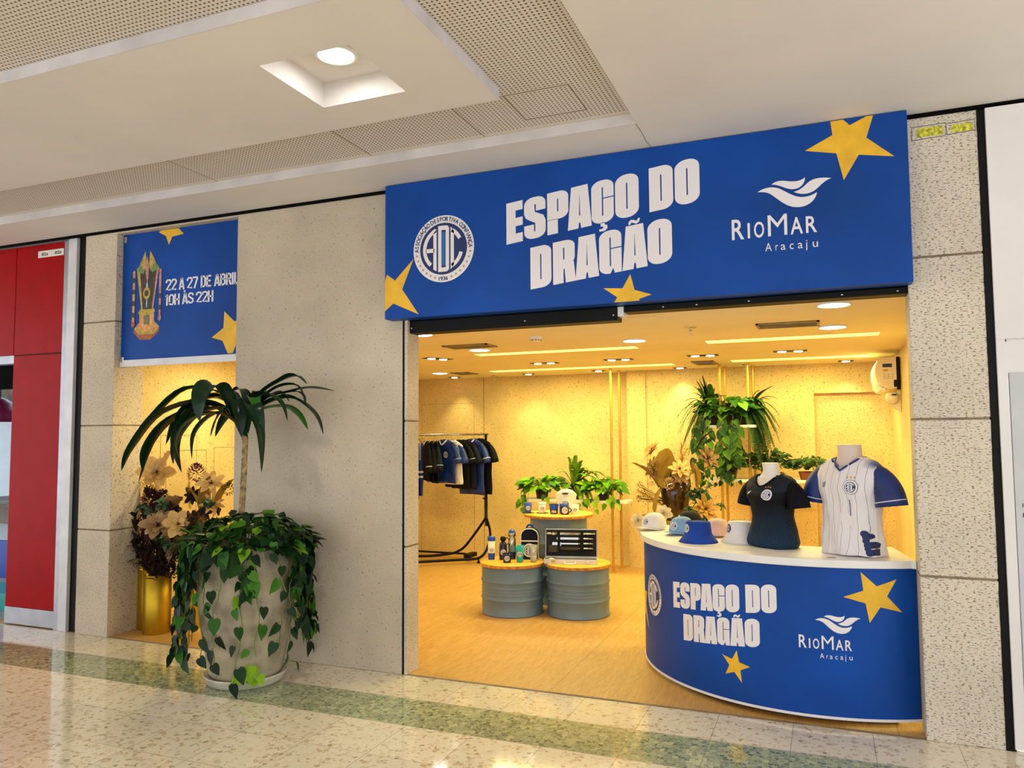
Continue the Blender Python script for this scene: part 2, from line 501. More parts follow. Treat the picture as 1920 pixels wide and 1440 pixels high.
class MB:
    """collects geometry, builds one mesh object"""
    def __init__(s):
        s.v, s.f, s.sm, s.id, s.mi = [], [], [], [], []
        s.cur = 0.0
        s.cm = 0
    def add(s, verts, faces, smooth=False, m=None):
        b = len(s.v)
        if m is None:
            s.v += [tuple(v) for v in verts]
        else:
            s.v += [tuple(m @ Vector(v)) for v in verts]
        for f in faces:
            s.f.append([i+b for i in f])
            s.sm.append(smooth)
            s.id.append(s.cur)
            s.mi.append(s.cm)
        return s
    def box(s, x0, x1, y0, y1, z0, z1, m=None):
        v = [(x0, y0, z0), (x1, y0, z0), (x1, y1, z0), (x0, y1, z0), (x0, y0, z1), (x1, y0, z1), (x1, y1, z1), (x0, y1, z1)]
        f = [(0, 3, 2, 1), (4, 5, 6, 7), (0, 1, 5, 4), (1, 2, 6, 5), (2, 3, 7, 6), (3, 0, 4, 7)]
        return s.add(v, f, False, m)
    def lathe(s, prof, n=32, m=None, smooth=True, cx=0, cy=0, cap=True, sq=1.0):
        v, f = [], []
        k = len(prof)
        for i in range(n):
            a = 2*PI*i/n
            for (r, z) in prof:
                v.append((cx+r*math.cos(a), cy+r*math.sin(a)*sq, z))
        for i in range(n):
            j = (i+1) % n
            for q in range(k-1):
                f.append((i*k+q, j*k+q, j*k+q+1, i*k+q+1))
        s.add(v, f, smooth, m)
        if cap:
            for q, rev in ((0, True), (k-1, False)):
                if prof[q][0] > 1e-5:
                    ring = [v[i*k+q] for i in range(n)]
                    s.add(ring, [tuple(range(n))[::-1] if rev else tuple(range(n))], False, m)
        return s
    def tube(s, pts, r, n=8, m=None, closed=False):
        pts = [Vector(p) for p in pts]
        rr = r if isinstance(r, (list, tuple)) else [r]*len(pts)
        v, f = [], []
        up = Vector((0, 0, 1))
        pn = None
        for i, p in enumerate(pts):
            a = pts[max(i-1, 0)]
            b = pts[min(i+1, len(pts)-1)]
            if closed:
                a = pts[i-1]
                b = pts[(i+1) % len(pts)]
            d = (b-a).normalized()
            if pn is None:
                pn = d.cross(up)
                if pn.length < .05:
                    pn = d.cross(Vector((1, 0, 0)))
            else:
                pn = pn - d*pn.dot(d)
            pn.normalize()
            q = d.cross(pn)
            for k in range(n):
                t = 2*PI*k/n
                v.append(p + (pn*math.cos(t)+q*math.sin(t))*rr[i])
        L = len(pts)
        for i in range(L if closed else L-1):
            j = (i+1) % L
            for k in range(n):
                k2 = (k+1) % n
                f.append((i*n+k, j*n+k, j*n+k2, i*n+k2))
        if not closed:
            f.append(tuple(range(n))[::-1])
            f.append(tuple((L-1)*n+k for k in range(n)))
        return s.add(v, f, True, m)
    def loft(s, rings, m=None, smooth=True, cap0=True, cap1=True):
        n = len(rings[0])
        v = [p for r in rings for p in r]
        f = []
        for i in range(len(rings)-1):
            for k in range(n):
                k2 = (k+1) % n
                f.append((i*n+k, i*n+k2, (i+1)*n+k2, (i+1)*n+k))
        if cap0: f.append(tuple(range(n))[::-1])
        if cap1: f.append(tuple((len(rings)-1)*n+k for k in range(n)))
        return s.add(v, f, smooth, m)
    def prism(s, poly, z0, z1, m=None):
        n = len(poly)
        v = [(x, y, z0) for x, y in poly]+[(x, y, z1) for x, y in poly]
        f = [tuple(range(n))[::-1], tuple(range(n, 2*n))]
        for i in range(n):
            j = (i+1) % n
            f.append((i, j, j+n, i+n))
        return s.add(v, f, False, m)
    def build(s, name, mat, parent=None, bevel=0, seg=2, solid=0, sub=0):
        me = bpy.data.meshes.new(name)
        me.from_pydata(s.v, [], s.f)
        mats = mat if isinstance(mat, (list, tuple)) else [mat]
        for x in mats:
            me.materials.append(M[x] if isinstance(x, str) else x)
        me.polygons.foreach_set('use_smooth', s.sm)
        if len(mats) > 1:
            me.polygons.foreach_set('material_index', s.mi)
        if any(s.id):
            at = me.attributes.new('leafid', 'FLOAT', 'FACE')
            at.data.foreach_set('value', s.id)
        me.update()
        o = bpy.data.objects.new(name, me)
        COL.objects.link(o)
        if parent: o.parent = parent
        if sub:
            md = o.modifiers.new('sub', 'SUBSURF')
            md.levels = md.render_levels = sub
        if solid:
            md = o.modifiers.new('solid', 'SOLIDIFY')
            md.thickness = solid
            md.offset = -1
        if bevel:
            md = o.modifiers.new('bevel', 'BEVEL')
            md.width = bevel
            md.segments = seg
            md.limit_method = 'ANGLE'
            md.angle_limit = R(40)
        return o

def struct(name, mb, mat, bevel=0):
    return tag(mb.build(name, mat, None, bevel), kind='structure')

# ---------------------------------------------------------------- flat graphics (printed lettering, emblems)
_tc = {}
def text_poly(s, offset=0.0):
    """text of the built-in font as (verts2d, faces, width), cap height 1"""
    key = (s, offset)
    if key in _tc: return _tc[key]
    c = bpy.data.curves.new('t', 'FONT')
    c.body = s
    c.offset = offset
    c.resolution_u = 3
    o = bpy.data.objects.new('t', c)
    COL.objects.link(o)
    bpy.context.view_layer.update()
    me = bpy.data.meshes.new_from_object(o.evaluated_get(bpy.context.evaluated_depsgraph_get()))
    v = [(p.co.x, p.co.y) for p in me.vertices]
    f = [tuple(p.vertices) for p in me.polygons]
    bpy.data.objects.remove(o)
    bpy.data.curves.remove(c)
    bpy.data.meshes.remove(me)
    _tc[key] = (v, f)
    return v, f
_cap = max(y for x, y in text_poly('H')[0])

def text_fit(s, x0, x1, z0, cap, shear=0, offset=0.0):
    """text squeezed to run from x0 to x1 with cap height cap"""
    v, f = text_poly(s, offset)
    a, b = min(p[0] for p in v), max(p[0] for p in v)
    k = (x1-x0)/(b-a)
    return [(x0+(x-a)*k, z0+y/_cap*cap+shear*(x-a)*k) for x, y in v], f

def tess(loops):
    pl = [[Vector((x, y, 0)) for x, y in lp] for lp in loops]
    tri = tessellate_polygon(pl)
    v = [p for lp in loops for p in lp]
    return v, [tuple(t) for t in tri]

def xf(sh, s=1, dx=0, dz=0, shear=0, rot=0, sx=None):
    v, f = sh
    sx = s if sx is None else sx
    c, n = math.cos(rot), math.sin(rot)
    out = []
    for x, y in v:
        x, y = x*c-y*n, x*n+y*c
        x *= sx
        y *= s
        out.append((x+dx, y+dz+shear*x))
    return out, f

def decal(name, shapes, mat, fn, parent, step=None, stepz=None, solid=0):
    bm = bmesh.new()
    for v, f in shapes:
        vs_ = [bm.verts.new((x, 0, z)) for x, z in v]
        for q in f:
            if len(set(q)) >= 3:
                try: bm.faces.new([vs_[i] for i in q])
                except ValueError: pass
    for ax, st in ((0, step), (2, stepz)):
        if st:
            lo = min(v.co[ax] for v in bm.verts)
            hi = max(v.co[ax] for v in bm.verts)
            p = math.floor(lo/st)*st+st
            while p < hi:
                no = (1, 0, 0) if ax == 0 else (0, 0, 1)
                co = [0, 0, 0]
                co[ax] = p
                bmesh.ops.bisect_plane(bm, geom=bm.verts[:]+bm.edges[:]+bm.faces[:], dist=1e-6, plane_co=co, plane_no=no)
                p += st
    for v in bm.verts:
        v.co = Vector(fn(v.co.x, v.co.z))
    me = bpy.data.meshes.new(name)
    bm.to_mesh(me)
    bm.free()
    me.materials.append(M[mat])
    o = bpy.data.objects.new(name, me)
    COL.objects.link(o)
    if parent: o.parent = parent
    return o

def rr(x0, x1, z0, z1, rx, rz, tl=1, tr=1, br=1, bl=1, n=7):
    p = []
    for cx, cz, a0, on in ((x1-rx, z1-rz, 0, tr), (x0+rx, z1-rz, 90, tl), (x0+rx, z0+rz, 180, bl), (x1-rx, z0+rz, 270, br)):
        if on:
            for k in range(n+1):
                a = R(a0+90*k/n)
                p.append((cx+rx*math.cos(a), cz+rz*math.sin(a)))
        else:
            p.append((cx+(rx if a0 in (0, 270) else -rx), cz+(rz if a0 in (0, 90) else -rz)))
    return p

SL = .028   # half width of the thin counters
def glyph(ch):
    """heavy condensed display letters in a 1 x 1 box"""
    if ch == 'E':
        return [tess([[(0, 0), (1, 0), (1, .22), (.57, .22), (.57, .4), (1, .4), (1, .6), (.57, .6), (.57, .78), (1, .78), (1, 1), (0, 1)]])]
    if ch == 'S':
        o = [(1, .69), (1, .82)] + rr(0, 1, 0, 1, .42, .17)[1:16] + [(0, .62), (.06, .5), (.25, .42), (.5, .36), (.5, .17), (.46, .17), (.46, .33), (0, .33), (0, .2)]
        a = rr(0, 1, 0, 1, .42, .17)
        top = a[0:8]; left = a[8:16]; bl = a[16:24]; br = a[24:32]
        o = [(.55, .66), (1, .66)] + top + left + [(0, .62), (.08, .52), (.3, .44), (.52, .37), (.52, .17), (.46, .17), (.46, .34), (0, .34)] + bl + br + [(1, .4), (.9, .52), (.7, .58), (.5, .64), (.48, .82), (.55, .82)]
        return [tess([o])]
    if ch == 'P':
        a = rr(0, 1, .34, 1, .4, .16, tl=0, bl=0)
        return [tess([a, [(.5-SL, .52), (.5+SL, .52), (.5+SL, .82), (.5-SL, .82)]]), tess([[(0, 0), (.5, 0), (.5, .35), (0, .35)]])]
    if ch == 'A':
        return [tess([[(-.02, 0), (.44, 0), (.47, .13), (.53, .13), (.56, 0), (1.02, 0), (.86, 1), (.14, 1)], [(.5-SL*.9, .3), (.5+SL*.9, .3), (.5+.004, .8), (.5-.004, .8)]])]
    if ch in 'CG':
        a = rr(0, 1, 0, 1, .44, .17)
        sl = 2*SL*.42
        o = a[0:24]
        if ch == 'C':
            o += a[24:32] + [(1, .56), (.5+SL, .56), (.5+SL, .17), (.5-SL, .17), (.5-SL, .83), (.5+SL, .83), (.5+SL, .585), (1, .585)]
        else:
            o += [(.5, 0), (.62, .12), (.68, .02), (.68, 0), (1, 0), (1, .56), (.5+SL, .56), (.5+SL, .17), (.5-SL, .17), (.5-SL, .83), (.5+SL, .83), (.5+SL, .585), (1, .585)]
        return [tess([o])]
    if ch == 'O':
        return [tess([rr(0, 1, 0, 1, .46, .19), [(.5-SL, .2), (.5+SL, .2), (.5+SL, .8), (.5-SL, .8)]])]
    if ch == 'D':
        return [tess([rr(0, 1, 0, 1, .42, .17, tl=0, bl=0), [(.5-SL, .2), (.5+SL, .2), (.5+SL, .8), (.5-SL, .8)]])]
    if ch == 'R':
        a = rr(0, 1, 0, 1, .42, .15, tl=0, bl=0, br=0)
        o = [(0, 0), (.48, 0), (.48, .33), (.53, .33), (.58, 0), (1.04, 0), (.96, .44), (.93, .48), (1, .56)] + a[0:8] + [(0, 1)]
        return [tess([o, [(.5-SL, .55), (.5+SL, .55), (.5+SL, .83), (.5-SL, .83)]])]

def headline(s=1, x0=0, z0=0):
    """the two line headline: ESPACO DO / DRAGAO; origin is the foot of the first E"""
    out = []
    sh = .112
    L1 = [('E', .12, .233), ('S', .243, .388), ('P', .399, .539), ('A', .537, .686), ('C', .688, .829), ('O', .838, .984), ('D', 1.047, 1.19), ('O', 1.2, 1.345)]
    L2 = [('D', .283, .423), ('R', .434, .577), ('A', .583, .728), ('G', .733, .873), ('A', .88, 1.028), ('O', 1.032, 1.178)]
    for line, zb in ((L1, 0.0), (L2, -.322)):
        for ch, a, b in line:
            for v, f in glyph(ch):
                vv = []
                for x, z in v:
                    X = (a-.12)+x*(b-a)
                    vv.append((x0+s*X, z0+s*(zb+z*.267+sh*X)))
                out.append((vv, f))
    def place(poly, ax, zb):
        v, f = tess([poly])
        out.append(([(x0+s*(ax-.12+x), z0+s*(zb+z+sh*(ax-.12+x))) for x, z in v], f))
    place([(-.012, .004), (.012, .004), (.014, -.012), (.03, -.018), (.03, -.04), (.012, -.052), (-.02, -.05), (-.022, -.036), (-.004, -.036), (.006, -.03), (.002, -.022), (-.012, -.02)], .757, 0)
    place([(-.036, 0), (-.034, .018), (-.018, .03), (0, .024), (.016, .016), (.024, .03), (.036, .03), (.03, .008), (.014, -.002), (-.004, .006), (-.018, .012), (-.024, 0)], .953, -.322+.273)
    return out

def thick(pts, w):
    """closed outline of a thick polyline"""
    L, Rr = [], []
    for i, p in enumerate(pts):
        a = pts[max(i-1, 0)]
        b = pts[min(i+1, len(pts)-1)]
        dx, dz = b[0]-a[0], b[1]-a[1]
        l = math.hypot(dx, dz) or 1
        nx, nz = -dz/l, dx/l
        L.append((p[0]+nx*w/2, p[1]+nz*w/2))
        Rr.append((p[0]-nx*w/2, p[1]-nz*w/2))
    v = L+Rr
    n = len(pts)
    return v, [(i, i+n, i+n+1, i+1) for i in range(n-1)]

def arc(r, a0, a1, n=10, cx=0, cz=0, ez=1):
    return [(cx+r*math.cos(R(a0+(a1-a0)*k/n)), cz+ez*r*math.sin(R(a0+(a1-a0)*k/n))) for k in range(n+1)]

def disc2(r, n=48):
    v = [(0, 0)]+[(r*math.cos(2*PI*k/n), r*math.sin(2*PI*k/n)) for k in range(n)]
    return v, [(0, 1+k, 1+(k+1) % n) for k in range(n)]

def star5(cx, cz, r, rot=90, inner=.45):
    p = []
    for k in range(10):
        rad = r if k % 2 == 0 else r*inner
        a = R(rot+36*k)
        p.append((cx+rad*math.cos(a), cz+rad*math.sin(a)))
    return [p[-1]]+p[:-1], [(1, 2, 0), (3, 4, 2), (5, 6, 4), (7, 8, 6), (9, 0, 8), (0, 2, 4, 6, 8)]

def star_tips(t, k=.55):
    cx = sum(p[0] for p in t)/5
    cz = sum(p[1] for p in t)/5
    v = []
    for i in range(5):
        a, b = t[i], t[(i+1) % 5]
        mx, mz = (a[0]+b[0])/2, (a[1]+b[1])/2
        v += [a, (cx+(mx-cx)*k, cz+(mz-cz)*k)]
    return v, [(0, 1, 9), (2, 3, 1), (4, 5, 3), (6, 7, 5), (8, 9, 7), (1, 3, 5, 7, 9)]

def emblem(detail=True):
    """round crest with the letters A D C; unit radius; layers back to front"""
    lay = [('white_vinyl', [disc2(1, 56)]), ('navy_print', [disc2(.775, 48)])]
    wh = []
    wh.append(thick(arc(.62, 112, 228, 12), .115))
    wh.append(tess([[(-.33, .48), (-.22, .6), (-.22, -.66), (-.33, -.6)]]))
    wh.append(tess([[(-.58, .03), (-.3, .03), (-.3, -.09), (-.58, -.09)]]))
    wh.append(tess([rr(-.17, .19, -.69, .69, .12, .09, tl=0, bl=0), [(-.06, -.56), (.08, -.56), (.08, .56), (-.06, .56)]]))
    wh.append(tess([[(.24, -.64), (.35, -.5), (.35, .5), (.24, .64)]]))
    wh.append(thick(arc(.6, 62, 26, 6), .115))
    wh.append(thick(arc(.6, -62, -14, 7), .115))
    lay.append(('white_vinyl', wh))
    lay.append(('cyan_print', [tess([[(-.05, -.5), (.07, -.5), (.07, .5), (-.05, .5)]])]))
    if detail:
        tx = []
        s = 'ASSOCIAÇÃO DESPORTIVA CONFIANÇA'
        a0, a1 = 183, -3
        wd = {'I': .5, ' ': .5}
        tot = sum(wd.get(c, 1) for c in s)
        acc = 0
        for c in s:
            wc = wd.get(c, 1)
            a = a0+(a1-a0)*(acc+wc/2)/tot
            acc += wc
            if c == ' ': continue
            v, f = text_poly(c, .02)
            m = (min(p[0] for p in v)+max(p[0] for p in v))/2
            k = .125/_cap
            q = []
            for x, y in v:
                x, y = (x-m)*k*.8, y*k+.825
                an = R(a-90)
                q.append((x*math.cos(an)-y*math.sin(an), x*math.sin(an)+y*math.cos(an)))
            tx.append((q, f))
        v, f = text_fit('1936', -.15, .15, -.945, .11, 0, .02)
        tx.append((v, f))
        lay.append(('navy_print', tx))
        st = []
        for k in range(7):
            for sg in (0, 1):
                a = 190+k*10.4
                if sg: a = 540-a
                st.append(star5(.89*math.cos(R(a)), .89*math.sin(R(a)), .045, 90))
        lay.append(('gold_print', st))
    return lay

def put_emblem(parent, fn, r, detail=True, name='crest', step=None, eps=.0006, stepz=None, ring=None):
    """fn(u, v, lift) -> point; crest object holds its layers as sub parts folded in one mesh"""
    lay = emblem(detail)
    if ring == 'dark': lay = [('navy_print', [disc2(1.06, 48)])] + lay
    if ring == 'navy': lay = [('navy_print', [disc2(1, 48)])] + lay[2:]
    bms = []
    me = bpy.data.meshes.new(name)
    allv, allf, mi, mats = [], [], [], []
    for li, (mt, shs) in enumerate(lay):
        if mt not in mats: mats.append(mt)
        o = decal('tmp', [xf(s_, r) for s_ in shs], mt, lambda u, v, q=li: fn(u, v, eps*(q+1)), None, step, stepz)
        b = len(allv)
        allv += [tuple(v.co) for v in o.data.vertices]
        for p in o.data.polygons:
            allf.append([i+b for i in p.vertices])
            mi.append(mats.index(mt))
        d = o.data
        bpy.data.objects.remove(o)
        bpy.data.meshes.remove(d)
    me.from_pydata(allv, [], allf)
    for x in mats: me.materials.append(M[x])
    me.polygons.foreach_set('material_index', mi)
    o = bpy.data.objects.new(name, me)
    COL.objects.link(o)
    o.parent = parent
    return o

def bez(p0, p1, p2, p3, n=10):
    out = []
    for k in range(n):
        t = k/n
        a = (1-t)**3; b = 3*t*(1-t)**2; c = 3*t*t*(1-t); d = t**3
        out.append((a*p0[0]+b*p1[0]+c*p2[0]+d*p3[0], a*p0[1]+b*p1[1]+c*p2[1]+d*p3[1]))
    return out

def swoosh():
    """three wave shaped leaves, box 0..1 wide, about .5 high (z up)"""
    def P(x, y): return ((x-505)/1175, (700-y)/1175)
    def path(*segs):
        out = []
        for sg in segs:
            out += bez(*[P(*p) for p in sg])
        return out
    big = path(((505, 430), (600, 360), (720, 320), (860, 370)), ((860, 370), (1000, 440), (1130, 560), (1300, 510)), ((1300, 510), (1380, 490), (1420, 460), (1450, 440)),
               ((1450, 440), (1440, 560), (1310, 700), (1130, 692)), ((1130, 692), (960, 690), (860, 570), (740, 480)), ((740, 480), (660, 420), (580, 425), (505, 430)))
    up = path(((738, 300), (800, 240), (880, 230), (960, 240)), ((960, 240), (1080, 260), (1190, 260), (1272, 186)), ((1272, 186), (1270, 300), (1180, 390), (1060, 384)), ((1060, 384), (960, 384), (880, 300), (738, 300)))
    rt = path(((1088, 430), (1200, 400), (1250, 340), (1320, 270)), ((1320, 270), (1420, 190), (1540, 190), (1680, 205)), ((1680, 205), (1560, 250), (1500, 340), (1440, 390)), ((1440, 390), (1340, 480), (1200, 490), (1088, 430)))
    return [tess([big]), tess([up]), tess([rt])]

def mall_logo(s=1, x0=0, z0=0):
    """swoosh above the small-capital name; offsets are from the first E of the headline"""
    out = []
    for sh in swoosh():
        out.append(xf(sh, .391*s, x0+s*1.546, z0+s*.058, -.11))
    letters = [('R', 1.40, 1.468, .114), ('I', 1.487, 1.498, .088), ('O', 1.522, 1.577, .088), ('M', 1.597, 1.70, .12), ('A', 1.717, 1.782, .092), ('R', 1.798, 1.855, .09)]
    shr = .0
    for ch, a, b, h in letters:
        if ch == 'I':
            out.append(tess([[(x0+s*a, z0-s*.112), (x0+s*(b+.002), z0-s*.112), (x0+s*(b+.002), z0+s*(h-.112)), (x0+s*a, z0+s*(h-.112))]]))
        else:
            out.append(text_fit(ch, x0+s*a, x0+s*b, z0-s*.112, s*h, 0, 0 if ch == 'M' else .012))
    cur = [('A', 1.58, 1.615), ('r', 1.635, 1.648), ('a', 1.663, 1.688), ('c', 1.71, 1.731), ('a', 1.753, 1.778), ('j', 1.793, 1.802), ('u', 1.83, 1.857)]
    for ch, a, b in cur:
        out.append(text_fit(ch, x0+s*a, x0+s*b, z0-s*.196, s*.046, 0, .0))
    return out

# ================================================================ the setting
H = 3.323      # mall soffit
SH = 2.37      # shop ceiling
XL, XR = -3.46, 2.65
YB = 4.85

b = MB(); b.box(-9, 7, -9, .02, -.1, 0); struct('floor', b, 'terrazzo')
b = MB(); b.box(XL-.1, XR+.1, .02, 4.95, -.1, 0); b.box(-12.5, XL-.1, .02, 4.95, -.1, -.002)
o = struct('floor_shop', b, 'wood_floor')

# mall ceiling: flat soffit, perforated field, dropped white panel with a light well
b = MB()
b.box(-9, 1.07, -.483, .3, H, H+.1)
b.box(1.07, 7, -9, .3, H, H+.1)
struct('ceiling', b, 'white_ceiling')
b = MB(); b.box(-9, 1.07, -9, -1.85, H+.062, H+.12); b.box(-9, 1.07, -1.315, -.483, H+.062, H+.12)
b.box(-9, -.415, -1.85, -1.315, H+.062, H+.12); b.box(.11, 1.07, -1.85, -1.315, H+.062, H+.12)
struct('ceiling_perforated', b, 'perf')
b = MB()
lx0, lx1, ly0, ly1 = -.40, .095, -1.835, -1.33
px0, px1, py0, py1 = -4.6, .484, -2.17, -1.06
b.box(px0, px1, py0, ly0, H, H+.062)
b.box(px0, px1, ly1, py1, H, H+.062)
b.box(px0, lx0, ly0, ly1, H, H+.062)
b.box(lx1, px1, ly0, ly1, H, H+.062)
struct('ceiling_panel', b, 'white_ceiling')
b = MB()
t_ = .012
e_ = .0015
b.box(lx0-t_, lx0+e_, ly0, ly1, H-.0005, H+.13); b.box(lx1-e_, lx1+t_, ly0, ly1, H-.0005, H+.13)
b.box(lx0-t_, lx1+t_, ly0-t_, ly0+e_, H-.0005, H+.13); b.box(lx0-t_, lx1+t_, ly1-e_, ly1+t_, H-.0005, H+.13)
b.box(lx0-t_, lx1+t_, ly0-t_, ly1+t_, H+.13, H+.14)
struct('trim_1', b, 'white_ceiling')
# lip strips along the steps
b = MB(); b.box(-9, 1.07, -.486, -.483, H-.002, H+.06); b.box(px0, px1+.003, py0-.003, py0, H-.001, H+.06); b.box(px1, px1+.003, py0, py1, H-.001, H+.06)
struct('trim_2', b, 'lip')
# access hatch outline and board joints in the perforated ceiling
b = MB()
z0, z1 = H+.060, H+.0621
for (x0, x1, y0, y1) in ((.466, .83, -.632, -.626), (.466, .83, -.966, -.96), (.466, .472, -.966, -.626), (.826, .832, -.966, -.626), (-.64, -.637, -1.06, -.49), (-1.9, -1.897, -1.06, -.49), (.15, .153, -1.06, -.49)):
    b.box(x0, x1, y0, y1, z0, z1)
struct('trim_3', b, 'joint')
b = MB(); b.tube([(1.066, -.48, H-.0005), (1.069, -.3, H-.0005), (1.063, -.2, H-.0005), (1.072, -.1, H-.0005), (1.067, 0, H-.0005)], .0018, 5)
struct('trim_4', b, 'joint')

def downlight(x, y, label):
    t = thing('recessed_downlight', label, 'ceiling light', (x, y, H+.13))
    b = MB(); b.lathe([(.105, 0), (.11, -.004), (.105, -.012), (.088, -.014), (.082, -.006)], 40, cap=False)
    b.build('trim_ring', 'plastic_white', t)
    b = MB(); b.lathe([(.084, -.006), (.06, -.004), (.045, -.012), (0.0, -.016)], 32, cap=False)
    b.build('lens', 'down_e', t)
    return t
downlight(-.153, -1.575, 'round white downlight glowing in the square ceiling recess of the mall')

# black strip standing in for the shadow gap along the top of the facade
b = MB(); b.box(-8.9, 6.9, -.012, .0, H-.022, H); struct('trim_5', b, 'black_matt')

# facade: left pier, plain slab, right pier
def seamed(name, x0, x1, y0, y1, zs, mat, gap=.006):
    b = MB()
    zz = [0]+zs+[H]
    for i in range(len(zz)-1):
        b.box(x0, x1, y0, y1, zz[i]+(gap if i else 0), zz[i+1]-(gap if i < len(zz)-2 else .0))
    struct(name, b, mat, .004)
    b = MB()
    for z in zs: b.box(x0+.004, x1-.004, y0+.005, y1-.004, z-gap, z+gap)
    return b
jb = seamed('wall_pier_left', -3.765, -3.405, 0, .3, [.848, 1.70, 2.56], 'granite')
struct('trim_6', jb, 'joint')
b = MB(); b.box(-2.145, -.695, 0, .16, 0, H); struct('wall_front', b, 'granite_slab', .003)
b = MB(); b.box(-.695, -.679, .003, .155, 0, 2.39); struct('trim_7', b, 'black')
jb2 = seamed('wall_jamb_left', -.679, -.655, 0.0, .16, [.848, 1.70], 'granite')
struct('trim_8', jb2, 'joint')
jb3 = seamed('wall_pier_right', 2.43, 2.785, 0, .17, [.843, 1.668, 2.538], 'granite_right')
struct('trim_9', jb3, 'joint')
# lintel over the opening and above the small banner, wall behind the signs
b = MB(); b.box(-.679, 2.43, .02, .16, 2.39, H)
struct('wall_lintel', b, 'black_matt')
b = MB(); b.box(-3.405, -2.145, .085, .2, SH-.17, H); struct('wall_over_window', b, 'white_paint')
b = MB(); b.box(-3.405, -2.145, 0, .085, 3.288, H); struct('trim_10', b, 'granite')
# ragged black paint beside the right pier
b = MB()
random.seed(3)
pl = []
z = 0
left, right = [], []
while z < H:
    left.append((2.785-random.random()*.003-(.006 if any(abs(z-q) < .03 for q in (.843, 1.668, 2.538)) else 0)*-1, z))
    z += .025
poly = left+[(2.815, H-.02), (2.815, 0)]
b.add([(x, -.0015, z) for x, z in poly]+[(x, .1, z) for x, z in poly], [tuple(range(len(poly)))[::-1]])
b.box(2.784, 2.83, .004, .1, 0, H)
struct('trim_11', b, 'black')
# white hoarding with a flush door to the right
b = MB(); b.box(2.822, 5.5, -.012, .09, 2.075, H-.012); b.box(2.822, 2.862, -.012, .09, 0.012, 2.075)
b.box(2.862, 2.872, .0, .09, .012, 2.062); b.box(2.872, 5.5, .012, .09, 1.9, 2.075)
struct('wall_hoarding', b, 'white_paint', .002)
b = MB(); b.box(2.876, 3.7, .004, .05, .03, 1.90); struct('door_1', b, 'grey_paint', .003)

# neighbouring red shop front
b = MB()
b.box(-4.653, -4.048, .03, .12, .152, 2.325)
b.box(-5.4, -4.66, .03, .12, 2.333, 3.298)
b.box(-4.653, -4.048, .03, .12, 2.333, 3.298)
b.box(-9, -5.407, .03, .12, 2.333, 3.298)
struct('wall_red_front', b, 'red_panel', .003)
b = MB(); b.box(-4.66, -4.043, .04, .13, .15, 3.3); b.box(-9, -4.66, .04, .13, 2.34, 3.3); struct('trim_12', b, 'black')
b = MB(); b.box(-4.655, -4.046, .026, .12, 0.008, .15); b.box(-5.6, -4.655, .035, .12, 2.26, 2.333); struct('trim_13', b, 'alu', .002)
b = MB(); b.box(-4.044, -3.985, .02, .12, 0, 3.30); struct('trim_14', b, 'alu', .002)
b = MB(); b.box(-3.983, -3.885, .01, .12, 0, 3.305); struct('trim_15', b, 'alu_white', .003)
b = MB(); b.box(-3.885, -3.765, .04, .14, 0, H); struct('trim_16', b, 'black')
# interior of the red shop
M['shop_white'] = simple('cool_white_wall', (214, 232, 246), .6, var=.01)
M['grey_vinyl'] = simple('grey_plank_floor', (150, 152, 152), .4, var=.08)
M['slat_wood'] = simple('grey_wood_wall', (120, 108, 96), .6, var=.12)
b = MB(); b.box(-12.5, -3.62, 3.6, 3.7, 0, 3.3); b.box(-3.62, -3.58, .3, 3.7, 0, 3.3); struct('wall_neighbour', b, 'shop_white')
b = MB(); b.box(-7.4, -7.1, 3.5, 3.6, 0, 3.3); b.box(-12.5, -3.62, 3.45, 3.6, 2.0, 3.3); struct('wall_neighbour_panel', b, 'slat_wood')
b = MB(); b.box(-12.5, -4.66, .9, .98, 2.12, 2.40); struct('wall_neighbour_soffit', b, 'black_matt')
b = MB(); b.box(-12.5, -3.62, .13, 3.6, 2.6, 2.7); struct('ceiling_neighbour', b, 'white_ceiling')
b = MB(); b.box(-12.5, -3.63, .13, 3.6, -.001, .003); struct('floor_neighbour', b, 'grey_vinyl')
area_light('neighbour_shop_lamp', (-6.3, 2.2, 2.55), 1.6, 22, (.5, .82, 1), (0, 0, 0), 1.6)

# shop interior shell
b = MB()
b.box(XL-.1, -.25, YB, YB+.1, 0, SH)
b.box(-.25, 1.875, 4.66, YB+.1, 0, SH)
b.box(1.875, 2.56, 4.66, YB+.1, 2.04, SH)
b.box(2.56, XR+.1, 4.62, YB+.1, 0, SH)
b.box(-.25, -.02, 4.635, 4.66, 0, SH)
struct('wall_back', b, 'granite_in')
b = MB(); b.box(1.875, 2.56, 4.73, 4.76, 0, 2.04); struct('wall_back_recess', b, 'granite_gold')
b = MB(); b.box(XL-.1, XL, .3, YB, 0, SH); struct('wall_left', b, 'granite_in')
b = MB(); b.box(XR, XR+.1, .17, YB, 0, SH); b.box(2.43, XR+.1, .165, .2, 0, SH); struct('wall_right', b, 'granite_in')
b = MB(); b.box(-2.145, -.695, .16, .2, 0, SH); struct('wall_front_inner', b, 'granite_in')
b = MB(); b.box(XL-.1, XR+.1, .16, YB+.1, SH, SH+.08); struct('ceiling_shop', b, 'shop_ceiling')
